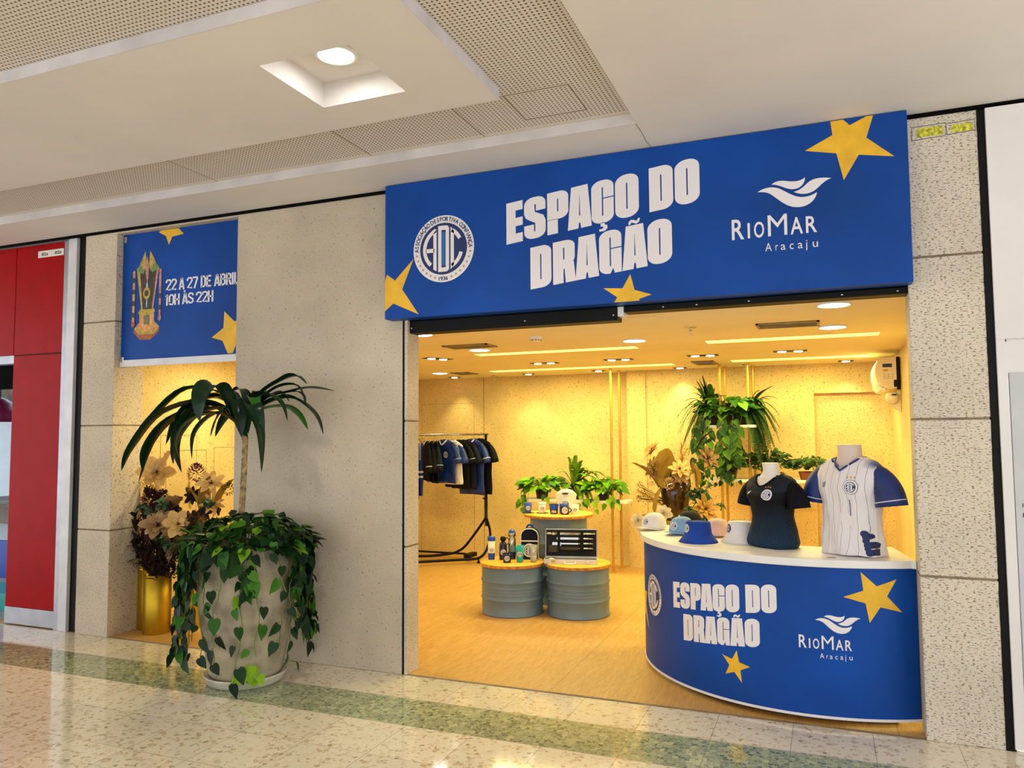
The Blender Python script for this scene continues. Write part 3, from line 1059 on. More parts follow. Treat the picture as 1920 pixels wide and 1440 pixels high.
# flush door panels in the rear and left walls, drawn by fine grooves
b = MB()
def groove_xz(x0, x1, z0, z1, y):
    g = .004
    b.box(x0, x1, y, y+.002, z1-g, z1); b.box(x0, x0+g, y, y+.002, z0, z1); b.box(x1-g, x1, y, y+.002, z0, z1)
groove_xz(-3.2, -2.40, 0.01, 2.03, YB-.0015)
groove_xz(-2.26, -2.256, 0.01, SH, YB-.0015)
for (y0, y1, z0, z1) in ((.55, .98, .9, 1.62), (1.2, 1.75, 1.05, 1.5), (.62, 1.1, 0.02, 1.48)):
    g = .004
    x = XL
    b.box(x, x+.0015, y0, y1, z1-g, z1); b.box(x, x+.0015, y0, y1, z0, z0+g); b.box(x, x+.0015, y0, y0+g, z0, z1); b.box(x, x+.0015, y1-g, y1, z0, z1)
struct('trim_17', b, 'joint')
b = MB(); b.box(-3.4, 2.43, .0, .022, -.0, .003); struct('trim_18', b, 'joint')

# ================================================================ things on the shop ceiling
def ceiling_disc(i, x, y, label):
    t = thing('round_ceiling_light', label, 'ceiling light', (x, y, SH), 0, 'round surface lights on the shop ceiling')
    b = MB(); b.lathe([(.098, 0), (.098, -.010), (.090, -.013)], 40, cap=False); b.build('rim', 'plastic_white', t)
    b = MB(); b.lathe([(.090, -.012), (.06, -.0165), (0, -.018)], 40, cap=False); b.build('diffuser', 'disc', t)
for i, (x, y, l) in enumerate(((-.83, .5, 'round white ceiling light tucked against the black shutter box at far left'),
                               (-.87, 1.67, 'round white ceiling light beside the square vent at the front left'),
                               (-2.39, 3.83, 'round white ceiling light furthest back, near the rear left corner'),
                               (.56, 1.585, 'round white ceiling light in the middle, between smoke detector and sprinkler'),
                               (2.06, .34, 'round white ceiling light nearest the blue fascia at right'),
                               (2.06, 1.40, 'round white ceiling light beside the long slotted vent at right'))):
    ceiling_disc(i, x, y, l)
for (x0, x1, y0, y1, l) in ((-1.1, .45, 2.06, 2.2, 'long glowing yellow light slot at front left of shop ceiling'),
                            (-1.75, .44, 3.89, 4.05, 'long glowing yellow light slot at rear left of shop ceiling'),
                            (1.08, 2.40, 1.93, 2.1, 'long glowing yellow light slot at front right of shop ceiling'),
                            (1.08, 2.42, 3.8, 3.98, 'long glowing yellow light slot at rear right of shop ceiling')):
    b = MB(); b.box(x0, x1, y0, y1, SH-.004, SH+.002)
    tag(b.build('linear_light', 'slot'), l, 'ceiling light', 'glowing light slots in the shop ceiling')
def spotbox(x, y, rz, n, label):
    t = thing('recessed_spot_box', label, 'ceiling light', (x, y, SH), rz, 'black recessed spot boxes in the shop ceiling')
    wd = .3 if n == 2 else .15
    b = MB(); b.box(-wd/2, wd/2, -.07, .07, -.003, .002); b.build('frame', 'black', t)
    for k in range(n):
        cx = (k-(n-1)/2)*.145
        b = MB(); b.lathe([(.042, -.004), (.036, -.011), (0, -.013)], 20, cx=cx, cap=False); b.build('lamp', 'spot_e', t)
for (x, y, rz, n, l) in ((-1.61, 2.27, 1.1, 2, 'black twin spot box turned askew at far left of shop ceiling'),
                         (-.80, 3.2, .05, 2, 'black twin spot box left of centre between the yellow slots'),
                         (.025, 3.17, .05, 2, 'black twin spot box above the back barrel'),
                         (.885, 3.13, .05, 2, 'black twin spot box beside the plain ceiling hatch'),
                         (1.70, 3.08, .05, 2, 'black twin spot box between the right hand yellow slots'),
                         (-2.57, 4.6, .3, 1, 'small single spot box in the rear left corner'),
                         (-1.49, 4.53, .3, 1, 'small single spot box above the clothes rack end'),
                         (-.55, 4.45, .05, 1, 'small single spot box beside the left gold poles'),
                         (.425, 4.49, .05, 1, 'small bright single spot box in front of the square air vent'),
                         (2.21, 4.42, .05, 1, 'small single spot box above the rear doorway recess')):
    spotbox(x, y, rz, n, l)
    if n == 2 or x in (.425, 2.21, -1.49, -2.57):
        tgt = (x, YB if n == 1 else 4.7, .9) if n == 1 else (x, y+.5, 0)
        spot_light('spot_box_lamp', (x, y, SH-.03), 9 if n == 2 else 14, (1, .86, .40), tgt, 105 if n == 2 else 80, .8, .04)
def vent(x, y, sx, sy, label, slats=6, rz=0):
    t = thing('ceiling_vent', label, 'vent', (x, y, SH), rz)
    b = MB(); b.box(-sx/2, sx/2, -sy/2, sy/2, -.002, .001); b.build('backing', 'grille_dark', t)
    b = MB()
    for (a, c, d, e) in ((-sx/2, sx/2, -sy/2, -sy/2+.018), (-sx/2, sx/2, sy/2-.018, sy/2), (-sx/2, -sx/2+.018, -sy/2, sy/2), (sx/2-.018, sx/2, -sy/2, sy/2)):
        b.box(a, c, d, e, -.010, 0)
    b.build('frame', 'grille', t)
    b = MB()
    for k in range(slats):
        yy = -sy/2+sy*(k+.5)/slats
        b.box(-sx/2+.015, sx/2-.015, yy-.006, yy+.006, -.007, -.003)
    b.build('slats', 'grille', t)
vent(-.84, 1.4, .42, .24, 'square metal air vent above the front left ceiling light', 7)
vent(-2.16, 4.05, .24, .3, 'metal air vent near the rear left ceiling light', 6)
vent(.79, 3.93, .23, .44, 'square louvred air vent in front of the right gold poles', 9)
vent(1.765, 1.16, .42, .25, 'long slotted metal air vent beside the right ceiling lights', 5)
for (x, y, sx, sy, l) in ((.815, 2.63, .17, .14, 'small plain tan hatch in middle of shop ceiling'), (.86, .44, .25, .12, 'plain tan hatch just behind the shutter box')):
    b = MB(); b.box(x-sx/2, x+sx/2, y-sy/2, y+sy/2, SH-.004, SH+.001)
    tag(b.build('ceiling_hatch', 'plastic_cream', None, .002), l, 'hatch')
t = thing('smoke_detector', 'round white smoke detector on the shop ceiling', 'smoke detector', (-.106, 1.065, SH))
b = MB(); b.lathe([(.055, 0), (.055, -.012), (.04, -.022), (.036, -.034), (0, -.038)], 28, cap=False); b.build('body', 'plastic_white', t)
b = MB()
for k in range(10):
    a = 2*PI*k/10
    b.box(.038*math.cos(a)-.003, .038*math.cos(a)+.003, .038*math.sin(a)-.003, .038*math.sin(a)+.003, -.031, -.024)
b.build('sensor_slots', 'black', t)
for (x, y, l) in ((-1.97, 4.55, 'small metal sprinkler head near the rear wall at left'), (1.107, 1.01, 'metal sprinkler head hanging at front of shop ceiling, right of middle'), (1.16, 4.38, 'small metal sprinkler head beside the right gold poles')):
    t = thing('sprinkler_head', l, 'sprinkler', (x, y, SH), 0, 'sprinkler heads on the shop ceiling')
    b = MB(); b.lathe([(.045, 0), (.04, -.006), (.014, -.008)], 20, cap=False); b.build('rosette', 'steel', t)
    b = MB(); b.tube([(0, 0, -.006), (0, 0, -.03)], .007); b.tube([(-.012, 0, -.026), (-.014, 0, -.045), (0, 0, -.058)], .003); b.tube([(.012, 0, -.026), (.014, 0, -.045), (0, 0, -.058)], .003)
    b.lathe([(.02, -.058), (.021, -.061), (0, -.062)], 14, cap=False); b.build('nozzle', 'steel', t)

# roller shutter housing above the entrance
t = thing('shutter_housing', 'black roller shutter housing under the blue fascia', 'shutter')
b = MB(); b.box(-.679, .815, .03, .15, 2.305, 2.39); b.box(.855, 2.43, .03, .15, 2.352, 2.39); b.build('box', 'black', t, .004)
b = MB(); b.box(.815, .855, .035, .12, 2.33, 2.39); b.build('bracket', 'plastic_white', t, .002)
for x in (-.64, .2, .79, 1.1, 1.3, 1.6, 2.1, 2.38):
    b = MB(); b.lathe([(.006, .028), (.004, .026), (0, .0255)], 8, Matrix.Translation((x, 0, 2.37 if x > .9 else 2.34)) @ Matrix.Rotation(0, 4, 'X') @ Matrix(((1, 0, 0, 0), (0, 0, 1, 0), (0, 1, 0, 0), (0, 0, 0, 1))), cap=False)
    b.build('screw', 'steel', t)

# ================================================================ signs
def sign_fascia():
    t = thing('fascia_sign', 'large blue fascia sign with white headline above the shop entrance', 'sign', (0, 0, 0))
    b = MB(); b.box(-.776, 2.447, -.10, .018, 2.392, H-.004); b.build('sign_box', 'blue_vinyl', t, .004)
    fn = lambda e: (lambda x, z: (x, -.1015-e, z))
    decal('headline_lettering', headline(1, .128, 2.819), 'white_vinyl', fn(0), t)
    lg = mall_logo(1, .128, 2.819)
    for q in lg[:3]: decal('logo_wave', [q], 'white_vinyl', fn(0), t)
    decal('logo_lettering', lg[3:9], 'white_vinyl', fn(0), t)
    for q in lg[9:]: decal('town_letter', [q], 'white_vinyl', fn(0), t)
    put_emblem(t, lambda u, v, e: (-.326+u, -.1015-e, 2.838+v), .225, True)
    def clip(sh, x0, x1, z0, z1):
        bm = bmesh.new()
        vv = [bm.verts.new((x, 0, z)) for x, z in sh[0]]
        for f in sh[1]: bm.faces.new([vv[i] for i in f])
        for co, no in (((x0, 0, 0), (-1, 0, 0)), ((x1, 0, 0), (1, 0, 0)), ((0, 0, z0), (0, 0, -1)), ((0, 0, z1), (0, 0, 1))):
            bmesh.ops.bisect_plane(bm, geom=bm.verts[:]+bm.edges[:]+bm.faces[:], plane_co=co, plane_no=no, clear_outer=True)
        bm.verts.index_update()
        out = [(v.co.x, v.co.z) for v in bm.verts], [tuple(v.index for v in f.verts) for f in bm.faces]
        bm.free()
        return out
    B_ = (-.774, 2.445, 2.395, 3.316)
    stars = [star_tips([(-.554, 2.788), (-.79, 2.71), (-.98, 2.55), (-.80, 2.40), (-.513, 2.408)], .42),
             star_tips([(.932, 2.56), (.764, 2.487), (.80, 2.35), (1.03, 2.33), (1.059, 2.427)], .5),
             star_tips([(2.38, 3.075), (2.29, 3.335), (2.06, 3.40), (1.933, 3.17), (2.127, 2.978)], .5)]
    stars[0] = star_tips([(-.552, 2.79), (-.76, 2.70), (-.95, 2.62), (-.86, 2.38), (-.512, 2.41)], .45)
    for s_ in stars:
        decal('star', [clip(s_, *B_)], 'yellow_vinyl', fn(-.0006), t)
sign_fascia()

def sign_small():
    t = thing('window_banner', 'blue banner with gold trophy and opening dates above the side window', 'banner', (0, 0, 0))
    Y = .06
    b = MB(); b.box(-3.398, -2.15, Y, Y+.012, 2.235, 3.286); b.build('banner_sheet', 'blue_vinyl', t)
    b = MB(); b.box(-3.40, -2.148, Y-.012, Y+.02, 2.18, 2.236); b.build('bottom_rail', 'alu_white', t, .003)
    b = MB(); b.box(-3.392, -3.352, Y-.016, Y, 2.22, 2.262); b.build('clip', 'steel', t, .002)
    b = MB(); b.box(-3.39, -3.36, Y-.006, Y, 3.22, 3.27); b.build('clip', 'steel', t, .002)
    fn = lambda e: (lambda x, z: (x, Y-.0012-e, z))
    W_ = .46
    G = {'2': [[(.03, .68), (.03, .80), (.12, .92), (.34, .92), (.43, .80), (.43, .66), (.06, .10), (.46, .08)]],
         'A': [[(.04, 0), (.21, 1)], [(.42, 0), (.25, 1)], [(.12, .26), (.34, .26)]],
         '7': [[(.0, .92), (.42, .92), (.42, .85), (.16, 0)]],
         'D': [[(.08, 0), (.08, 1)], [(.08, .92), (.28, .92), (.40, .80), (.40, .20), (.28, .08), (.08, .08)]],
         'E': [[(.08, 0), (.08, 1)], [(.08, .92), (.42, .92)], [(.08, .52), (.38, .52)], [(.08, .08), (.42, .08)]],
         'B': [[(.08, 0), (.08, 1)], [(.08, .92), (.30, .92), (.39, .84), (.39, .64), (.30, .54), (.08, .54)], [(.28, .54), (.41, .44), (.41, .18), (.30, .08), (.08, .08)]],
         'R': [[(.08, 0), (.08, 1)], [(.08, .92), (.30, .92), (.40, .84), (.40, .60), (.30, .50), (.08, .50)], [(.26, .50), (.42, 0)]],
         'I': [[(.08, 0), (.08, 1)]], 'L': [[(.08, 0), (.08, 1)], [(.08, .08), (.36, .08)]],
         '1': [[(.12, 0), (.12, 1)], [(.0, .80), (.12, .92)]],
         '0': [[(.06, .20), (.06, .80), (.16, .92), (.32, .92), (.42, .80), (.42, .20), (.32, .08), (.16, .08), (.06, .20), (.06, .3)]],
         'H': [[(.07, 0), (.07, 1)], [(.40, 0), (.40, 1)], [(.07, .5), (.40, .5)]],
         'S': [[(.42, .72), (.42, .82), (.32, .92), (.14, .92), (.05, .80), (.05, .66), (.42, .38), (.42, .2), (.32, .08), (.14, .08), (.05, .18), (.05, .28)]],
         'À': [[(.04, 0), (.21, 1)], [(.42, 0), (.25, 1)], [(.12, .26), (.34, .26)], [(.12, 1.20), (.24, 1.10)]]}
    AD = {'I': .20, 'L': .42, '1': .28, ' ': .22}
    tx = []
    def line(txt, x0, x1, z0, cap, rise=0):
        tot = sum(AD.get(c, .50) for c in txt)
        k, acc = (x1-x0)/tot, 0
        for c in txt:
            for st_ in G.get(c, []):
                v, f = thick(st_, .15)
                tx.append(([(x0+(acc+x)*k, z0+z*cap+rise*(acc+x)*k) for x, z in v], f))
            acc += AD.get(c, .50)
    line('22 A 27 DE ABRIL', -2.921, -2.178, 2.780, .095)
    line('10H ÀS 22H', -2.921, -2.425, 2.660, .09)
    decal('lettering', tx, 'white_vinyl', fn(0), t)
    st = [star_tips([(-2.9, 3.166), (-2.745, 3.238), (-2.80, 3.285), (-2.96, 3.285), (-3.012, 3.284)], .5)]
    decal('star', [tess([[(-3.012, 3.272), (-2.935, 3.235), (-2.9, 3.158), (-2.865, 3.222), (-2.745, 3.232), (-2.80, 3.284), (-2.99, 3.284)]])], 'yellow_vinyl', fn(0), t)
    decal('star', [tess([[(-2.152, 2.40), (-2.152, 2.50), (-2.215, 2.49), (-2.316, 2.575), (-2.322, 2.445), (-2.438, 2.375), (-2.33, 2.345), (-2.275, 2.243), (-2.225, 2.245), (-2.19, 2.32)]])], 'yellow_vinyl', fn(0), t)
    # printed trophy: a plain cup on a stepped base
    mats = {'c1': (196, 168, 70), 'c2': (66, 60, 44), 'c3': (196, 138, 130), 'c4': (118, 150, 84), 'c5': (160, 190, 210), 'c6': (224, 160, 90), 'c7': (172, 90, 50), 'c8': (120, 120, 86)}
    for k, c in mats.items(): M['trophy_'+k] = simple('trophy_print_'+k, c, .5, var=.08, scale=30)
    cx, zt, zb = -3.125, 3.13, 2.395
    w = .14; h = zt-zb
    def Q(pts): return [(cx+x*w, zb+z*h) for x, z in pts]
    parts = [('c7', [(-.95, .12), (-1, .09), (-.45, -.0), (.4, 0), (1, .09), (1, .14)]),
             ('c1', [(-.95, .13), (-.6, .06), (.6, .06), (1, .14), (.6, .2), (-.55, .2)]),
             ('c6', [(-.78, .15), (-.5, .1), (.5, .1), (.82, .155), (.5, .2), (-.5, .2)]),
             ('c6', [(-.55, .19), (-.3, .16), (.35, .16), (.6, .2), (.6, .29), (-.55, .29)]),
             ('c8', [(-.2, .17), (.25, .17), (.25, .285), (-.2, .285)]),
             ('c1', [(-.65, .30), (-.3, .275), (.4, .275), (.68, .31), (.6, .345), (-.5, .345)]),
             ('c2', [(-.42, .34), (.5, .34), (.85, .78), (.55, .84), (0, .8), (-.55, .83), (-.8, .78)]),
             ('c1', [(-.42, .34), (-.3, .34), (-.62, .84), (-.82, .8)]),
             ('c3', [(.4, .34), (.52, .34), (.92, .8), (.78, .84)]),
             ('c4', [(-.8, .78), (-.2, .99), (-.12, .8), (-.3, .74)]),
             ('c1', [(-.5, .87), (-.16, 1.0), (-.08, .84), (-.25, .78)]),
             ('c4', [(.9, .79), (.22, .99), (.15, .8), (.4, .75)]),
             ('c1', [(.62, .88), (.2, 1.0), (.12, .84), (.3, .78)]),
             ('c3', [(-.18, .82), (-.02, .95), (.14, .82), (.1, .7), (.02, .62), (-.06, .7)]),
             ('c5', [(-.06, .64), (.08, .64), (.05, .36), (-.03, .36)]),
             ('c6', [(-1.1, .78), (-.92, .79), (-.92, .2), (-1.12, .2)]),
             ('c3', [(.95, .78), (1.12, .78), (1.12, .25), (.95, .25)])]
    for k in range(4):
        z0 = .26+k*.13
        parts.append(('c2', [(-1.11, z0), (-.93, z0), (-.93, z0+.055), (-1.11, z0+.055)]))
        if k < 2: parts.append(('c2', [(.96, z0+.06), (1.11, z0+.06), (1.11, z0+.115), (.96, z0+.115)]))
    tr = MB(); tr_m = []
    for i, (k, pts) in enumerate(parts):
        v, f = tess([Q(pts)])
        if 'trophy_'+k not in tr_m: tr_m.append('trophy_'+k)
        tr.cm = tr_m.index('trophy_'+k)
        tr.add([(x, Y-.0012-.0002*i, z) for x, z in v], f)
    v, f = disc2(1, 24)
    tr.cm = tr_m.index('trophy_c1'); tr.add([(cx+x*.04, Y-.0052, zb+.52*h+y*.05) for x, y in v], f)
    tr.cm = tr_m.index('trophy_c2'); tr.add([(cx+x*.022, Y-.0055, zb+.52*h+y*.026) for x, y in v], f)
    tr.cm = tr_m.index('trophy_c7'); tr.add([(cx-1.02*w+x*.02, Y-.0053, zb+.18*h+y*.024) for x, y in v], f)
    tr.cm = tr_m.index('trophy_c3'); tr.add([(cx+1.04*w+x*.018, Y-.0053, zb+.23*h+y*.022) for x, y in v], f)
    tr.build('trophy_print', tr_m, t)
sign_small()

# unit number plate on the red front
t = thing('unit_number_plate', 'small white unit number plate at top of red shop front', 'sign')
b = MB(); b.box(-4.375, -4.21, .022, .03, 3.178, 3.237); b.box(-4.207, -4.06, .022, .03, 3.178, 3.237); b.build('plate', 'plastic_white', t, .002)
for tx_, xa in (('82a', -4.33), ('82b', -4.165)): decal('number', [text_fit(tx_, xa, xa+.08, 3.193, .026, 0, .02)], 'black', lambda x, z: (x, .0215, z), t)

# yellow chalk marks and pencil outline at the top of the right pier
b = MB(); b.box(2.50, 2.625, -.002, .0005, 3.195, 3.243); b.box(2.665, 2.765, -.002, .0005, 3.197, 3.238); tag(b.build('tape_mark', 'marker_yellow'), 'two yellow marks rubbed on top of the right stone pier', 'mark')
b = MB()
for pts in (((2.475, 3.18), (2.478, 3.252), (2.64, 3.256), (2.637, 3.186), (2.475, 3.18)), ((2.645, 3.188), (2.642, 3.25), (2.775, 3.253), (2.776, 3.195), (2.645, 3.188))):
    b.tube([(x, -.001, z) for x, z in pts], .0016, 5)
tag(b.build('pencil_outline', 'pencil'), 'pencil outline drawn around the yellow marks on the right pier', 'mark')
t = thing('door_notice', 'tiny dark lettering stuck on the pale door at far right', 'notice')
for tx_, za in (('H', 1.215), ('B', 1.165)): decal('letter', [text_fit(tx_, 2.906, 2.925, za, .021)], 'black', lambda x, z: (x, .0032, z), t)

# ================================================================ counter
CX, CY, CR = 1.887, 1.205, 1.164
def cyl_fn(r=CR, e=0):
    return lambda u, z: (CX+(r+e)*math.cos(u/CR+R(-135.2)), CY+(r+e)*math.sin(u/CR+R(-135.2)), z)
def counter():
    t = thing('reception_counter', 'curved blue counter with white top, headline and stars at entrance right', 'counter', (0, 0, 0))
    A0, A1, n = -186, -62.3, 60
    def arcp(r, a0, a1, n=n): return [(CX+r*math.cos(R(a0+(a1-a0)*k/n)), CY+r*math.sin(R(a0+(a1-a0)*k/n))) for k in range(n+1)]
    out = arcp(CR, A0, A1); inn = arcp(CR-.02, A1, A0)
    b = MB(); b.prism(out+inn, .05, .857)
    o = b.build('front_panel', 'blue_vinyl', t)
    b = MB(); b.prism(arcp(CR+.004, A0, A1)+arcp(CR-.015, A1, A0), .036, .05); b.build('bottom_edge_strip', 'white_vinyl', t)
    b = MB(); b.prism(arcp(CR-.10, A0+2, A1-4, 30)+arcp(CR-.3, A1-6, A0+2, 30), 0, .05); b.build('plinth', 'black', t)
    top = arcp(CR+.026, A0-3, A1, n)+[(2.428, .14), (2.345, .68)]+arcp(.66, A1+4, A0-3, 40)
    top[n] = (2.425, .12)
    b = MB(); b.prism(top, .857, .90); b.build('counter_top', 'counter_top', t, .004)
    b = MB(); b.prism(arcp(.72, A0, -75, 30)+arcp(.70, -75, A0, 30), .02, .857); b.build('back_panel', 'white_paint', t)
    f = cyl_fn(CR, .0012)
    decal('headline_lettering', headline(.6, 0, .50), 'white_vinyl', f, t, .02)
    lg = mall_logo(.6, .008, .476)
    for q in lg[:3]: decal('logo_wave', [q], 'white_vinyl', f, t, .02)
    decal('logo_lettering', lg[3:9], 'white_vinyl', f, t, .02)
    for q in lg[9:]: decal('town_letter', [q], 'white_vinyl', f, t, .02)
    put_emblem(t, lambda u, v, e: cyl_fn(CR, .0012+e)(u-.285, v+.521), .134, True, 'crest', .015)
    def D(th): return (th+135.2)*PI/180*CR
    s1 = [(D(-77.2), .836), (D(-81.8), .698), (D(-75.3), .562), (D(-66.7), .62), (D(-67.9), .797)]
    s2 = [(D(-111), .337), (D(-115.5), .298), (D(-114.8), .186), (D(-109.6), .160), (D(-107.1), .257)]
    s3 = [(D(-158), .51), (D(-166.5), .62), (D(-172), .47), (D(-166), .30), (D(-154.8), .265)]
    s2 = [(D(-110.9), .338), (D(-115.6), .298), (D(-114.6), .19), (D(-109.5), .158), (D(-107.0), .257)]
    for s_, k in ((s1, .5), (s2, .5), (s3, .5)):
        decal('star', [star_tips(s_, k)], 'yellow_vinyl', cyl_fn(CR, .0009), t, .02)
counter()
t = thing('name_badge', 'small tan badge lying on the counter front edge beside white jersey', 'badge', (2.0, .095, .90), .2)
b = MB(); b.box(-.022, .022, -.012, .012, 0, .004); b.build('card', 'tag_tan', t, .001)
b = MB(); b.box(-.014, .014, -.004, .004, .004, .0048); b.build('print', 'pencil', t)

# ================================================================ clothing helpers
def ring(cx, cy, z, rx, ry, n=40, p=2.4, tilt=0):
    out = []
    for k in range(n):
        a = 2*PI*k/n
        c, s_ = math.cos(a), math.sin(a)
        x = rx*abs(c)**(2/p)*(1 if c >= 0 else -1)
        y = ry*abs(s_)**(2/p)*(1 if s_ >= 0 else -1)
        out.append((cx+x, cy+y, z+tilt*x))
    return out

def interp(secs, z):
    for a, b in zip(secs, secs[1:]):
        if z <= b[0]:
            k = (z-a[0])/(b[0]-a[0]) if b[0] > a[0] else 0
            k2 = smooth_fn(max(0, min(1, k)))*.5+k*.5
            return [a[i]+(b[i]-a[i])*k2 for i in range(1, len(a))]
    return list(secs[-1][1:])

def torso(mb, secs, m=26, n=48, wr=.004, seed=0, wz=.14, p=2.3, cut=None):
    z0, z1 = secs[0][0], secs[-1][0]
    rings = []
    for i in range(m+1):
        z = z0+(z1-z0)*i/m
        rx, ry, cy = interp(secs, z)
        rg = ring(0, cy, z, rx, ry, n, p)
        out = []
        for k, (x, y, zz) in enumerate(rg):
            a = 2*PI*k/n
            f = max(0, 1-(z-z0)/wz)
            d = wr*(math.sin(a*7+seed+z*14)*f*1.6+noise.noise(Vector((x*16+seed, y*16, z*11)))*1.1)
            l = math.hypot(x, y) or 1
            out.append((x+x/l*d, y+y/l*d, zz+(.006+math.sin(a*3+seed)*.005*f if i == 0 else 0)))
        rings.append(out)
    mb.loft(rings, smooth=True, cap1=cut is None)
    if cut:
        keep = [q for q, f in enumerate(mb.f) if not cut(*(sum(mb.v[j][c] for j in f)/len(f) for c in range(3)))]
        for nm in ('f', 'sm', 'id', 'mi'): setattr(mb, nm, [getattr(mb, nm)[q] for q in keep])

def sleeve(mb, P, rad, n=24, m=12, wr=.003, seed=0):
    """curved tapered sleeve from inside the shoulder to an open cuff"""
    rings = []
    c = lambda k: Vector(P[0])*(1-k)**2+Vector(P[1])*2*k*(1-k)+Vector(P[2])*k*k
    for i in range(m+1):
        k = i/m
        p = c(k)
        d = (c(min(1, k+.02))-c(max(0, k-.02))).normalized()
        side = Vector((0, 1, 0))
        up = d.cross(side).normalized()
        r = rad[0]*(1-k)**2+rad[1]*2*k*(1-k)+rad[2]*k*k
        rings.append([tuple(p+side*(r*.95*math.cos(2*PI*q/n))+up*((r+wr*math.sin(q*1.3+seed+i*.9)*k)*math.sin(2*PI*q/n))) for q in range(n)])
    mb.loft(rings, cap0=True, cap1=False)
    return rings

def bvh_of(o):
    me = o.data
    return BVHTree.FromPolygons([v.co[:] for v in me.vertices], [tuple(p.vertices) for p in me.polygons])

def proj_fn(bv, cx, cz, y0=-1, ea=.0015):
    def f(u, v, e=0):
        h = bv.ray_cast(Vector((cx+u, y0, cz+v)), Vector((0, 1, 0)))
        if h[0] is None: return (cx+u, -.05, cz+v)
        return (h[0].x, h[0].y-ea-e, h[0].z)
    return f

# ---- dark jersey on the smaller white torso
t = thing('mannequin_torso', 'white headless mannequin torso wearing the dark patterned jersey', 'mannequin', (1.672, .46, .90), R(-38))
b = MB()
nk = [(0, .415, .10, .07, 0), (0, .435, .072, .058, -.002), (0, .452, .055, .05, -.004), (0, .475, .048, .046, -.006), (0, .515, .052, .048, -.01)]
b.loft([ring(x, cy, z, rx, ry, 32, 2) for x, z, rx, ry, cy in nk])
b.loft([ring(0, cy, z, rx, ry, 40, 2.3) for z, rx, ry, cy in ((0.01, .14, .10, 0), (.2, .122, .09, 0), (.31, .142, .112, -.012), (.36, .158, .101, -.006), (.405, .160, .076, 0), (.43, .118, .058, .003))])
b.build('mannequin_body', 'skin_white', t, .004)
b = MB()
scoop = lambda x: .372+(abs(x)/.078)**2*.062
secs = [(.0, .158, .118, 0), (.03, .168, .125, 0), (.09, .155, .112, 0), (.19, .132, .098, 0), (.26, .138, .106, -.005), (.31, .152, .122, -.012), (.36, .168, .108, -.006), (.405, .17, .083, 0), (.432, .132, .066, .004), (.452, .066, .055, .002)]
torso(b, secs, 46, 64, .0035, 1, .14, 2.3, lambda x, y, z: z > .449 or (y < .0 and z > scoop(x)))
jd = b.build('jersey', 'jersey_dark', t)
bv = bvh_of(jd)
bvb = bvh_of([c for c in t.children if c.name.startswith('mannequin_body')][0])
def on(bb, x, z, lift=.004):
    h = bb.ray_cast(Vector((x, -1, z)), Vector((0, 1, 0)))
    return (x, (h[0].y if h[0] else -.02)-lift, z)
for sx in (-1, 1):
    b = MB(); sleeve(b, ((sx*.085, .002, .388), (sx*.182, .0, .372), (sx*.200, 0, .248)), (.040, .058, .070), seed=sx)
    b.build('sleeve', 'ink_cloth', t, solid=.003)
b = MB(); b.tube([on(bvb, x, scoop(x), .006) for x in [-.078+.156*k/24 for k in range(25)]]+[(.072*math.cos(a), .012+.05*math.sin(a), .442+.008*math.sin(a)) for a in [R(15+150*k/12) for k in range(13)]], .0068, 8, closed=True)
b.build('collar', 'ink_cloth', t)
f = proj_fn(bv, .062, .325)
put_emblem(t, f, .033, False, 'crest', .012, .0006, .012)
for k in (-1, 0, 1): decal('gold_star', [star5(k*.015, .045+(.003 if k == 0 else 0), .0065)], 'gold_print', f, t)
f = proj_fn(bv, -.082, .33)
decal('maker_mark', [tess([[(-.02, -.012), (-.016, .002), (.018, .014), (.006, .002)]])], 'white_vinyl', f, t)

# ---- white jersey on the taller torso
t = thing('mannequin_torso', 'cream headless mannequin torso wearing the white jersey with blue sleeves', 'mannequin', (2.122, .30, .90), R(-36))
b = MB()
nk = [(.50, .12, .08, 0), (.53, .088, .07, -.004), (.56, .070, .062, -.006), (.63, .068, .062, -.012)]
b.loft([ring(0, cy, z, rx, ry, 32, 2) for z, rx, ry, cy in nk])
b.loft([ring(0, 0, z, rx, ry, 32, 2.2) for z, rx, ry in ((0.01, .15, .10), (.3, .155, .104), (.45, .17, .10), (.50, .165, .08), (.535, .13, .064))])
b.build('mannequin_body', 'skin_beige', t, .005)
b = MB()
vee = lambda x: .492+abs(x)*.75
secs = [(.0, .178, .132, 0), (.05, .175, .128, 0), (.14, .168, .118, 0), (.28, .17, .116, 0), (.38, .186, .128, -.008), (.45, .198, .118, -.004), (.50, .19, .095, 0), (.535, .15, .075, .003), (.558, .088, .066, .002)]
torso(b, secs, 48, 64, .0075, 5, .34, 2.3, lambda x, y, z: z > .557 or (y < 0 and z > vee(x)))
jw = b.build('jersey', 'jersey_white', t)
bv = bvh_of(jw)
for sx in (-1, 1):
    b = MB(); rg = sleeve(b, ((sx*.10, .002, .478), (sx*.222, 0, .462), (sx*.245, 0, .290)), (.050, .072, .086), seed=sx)
    sl = b.build('sleeve', 'sleeve_blue', t, solid=.003)
    b = MB()
    cc = sum((Vector(p) for p in rg[-2]), Vector())/len(rg[-2])
    b.tube([tuple(cc+(Vector(p)-cc)*1.02) for p in rg[-2]], .0028, 6, closed=True)
    q = b.build('cuff_stripe', 'white_vinyl', t); q.parent = sl
b = MB()
pts = []
for x in [-.082+.164*k/24 for k in range(25)]:
    q = on(bv, x, vee(x)-.009, .003)
    pts.append(q)
pts += [(.082*math.cos(a), .008+.066*math.sin(a), .556) for a in [R(12+156*k/14) for k in range(15)]]
b.tube(pts, .006, 7, closed=True)
b.build('collar', 'sleeve_blue', t)
f = proj_fn(bv, .078, .392)
put_emblem(t, f, .039, False, 'crest', .012, .0006, .012, 'dark')
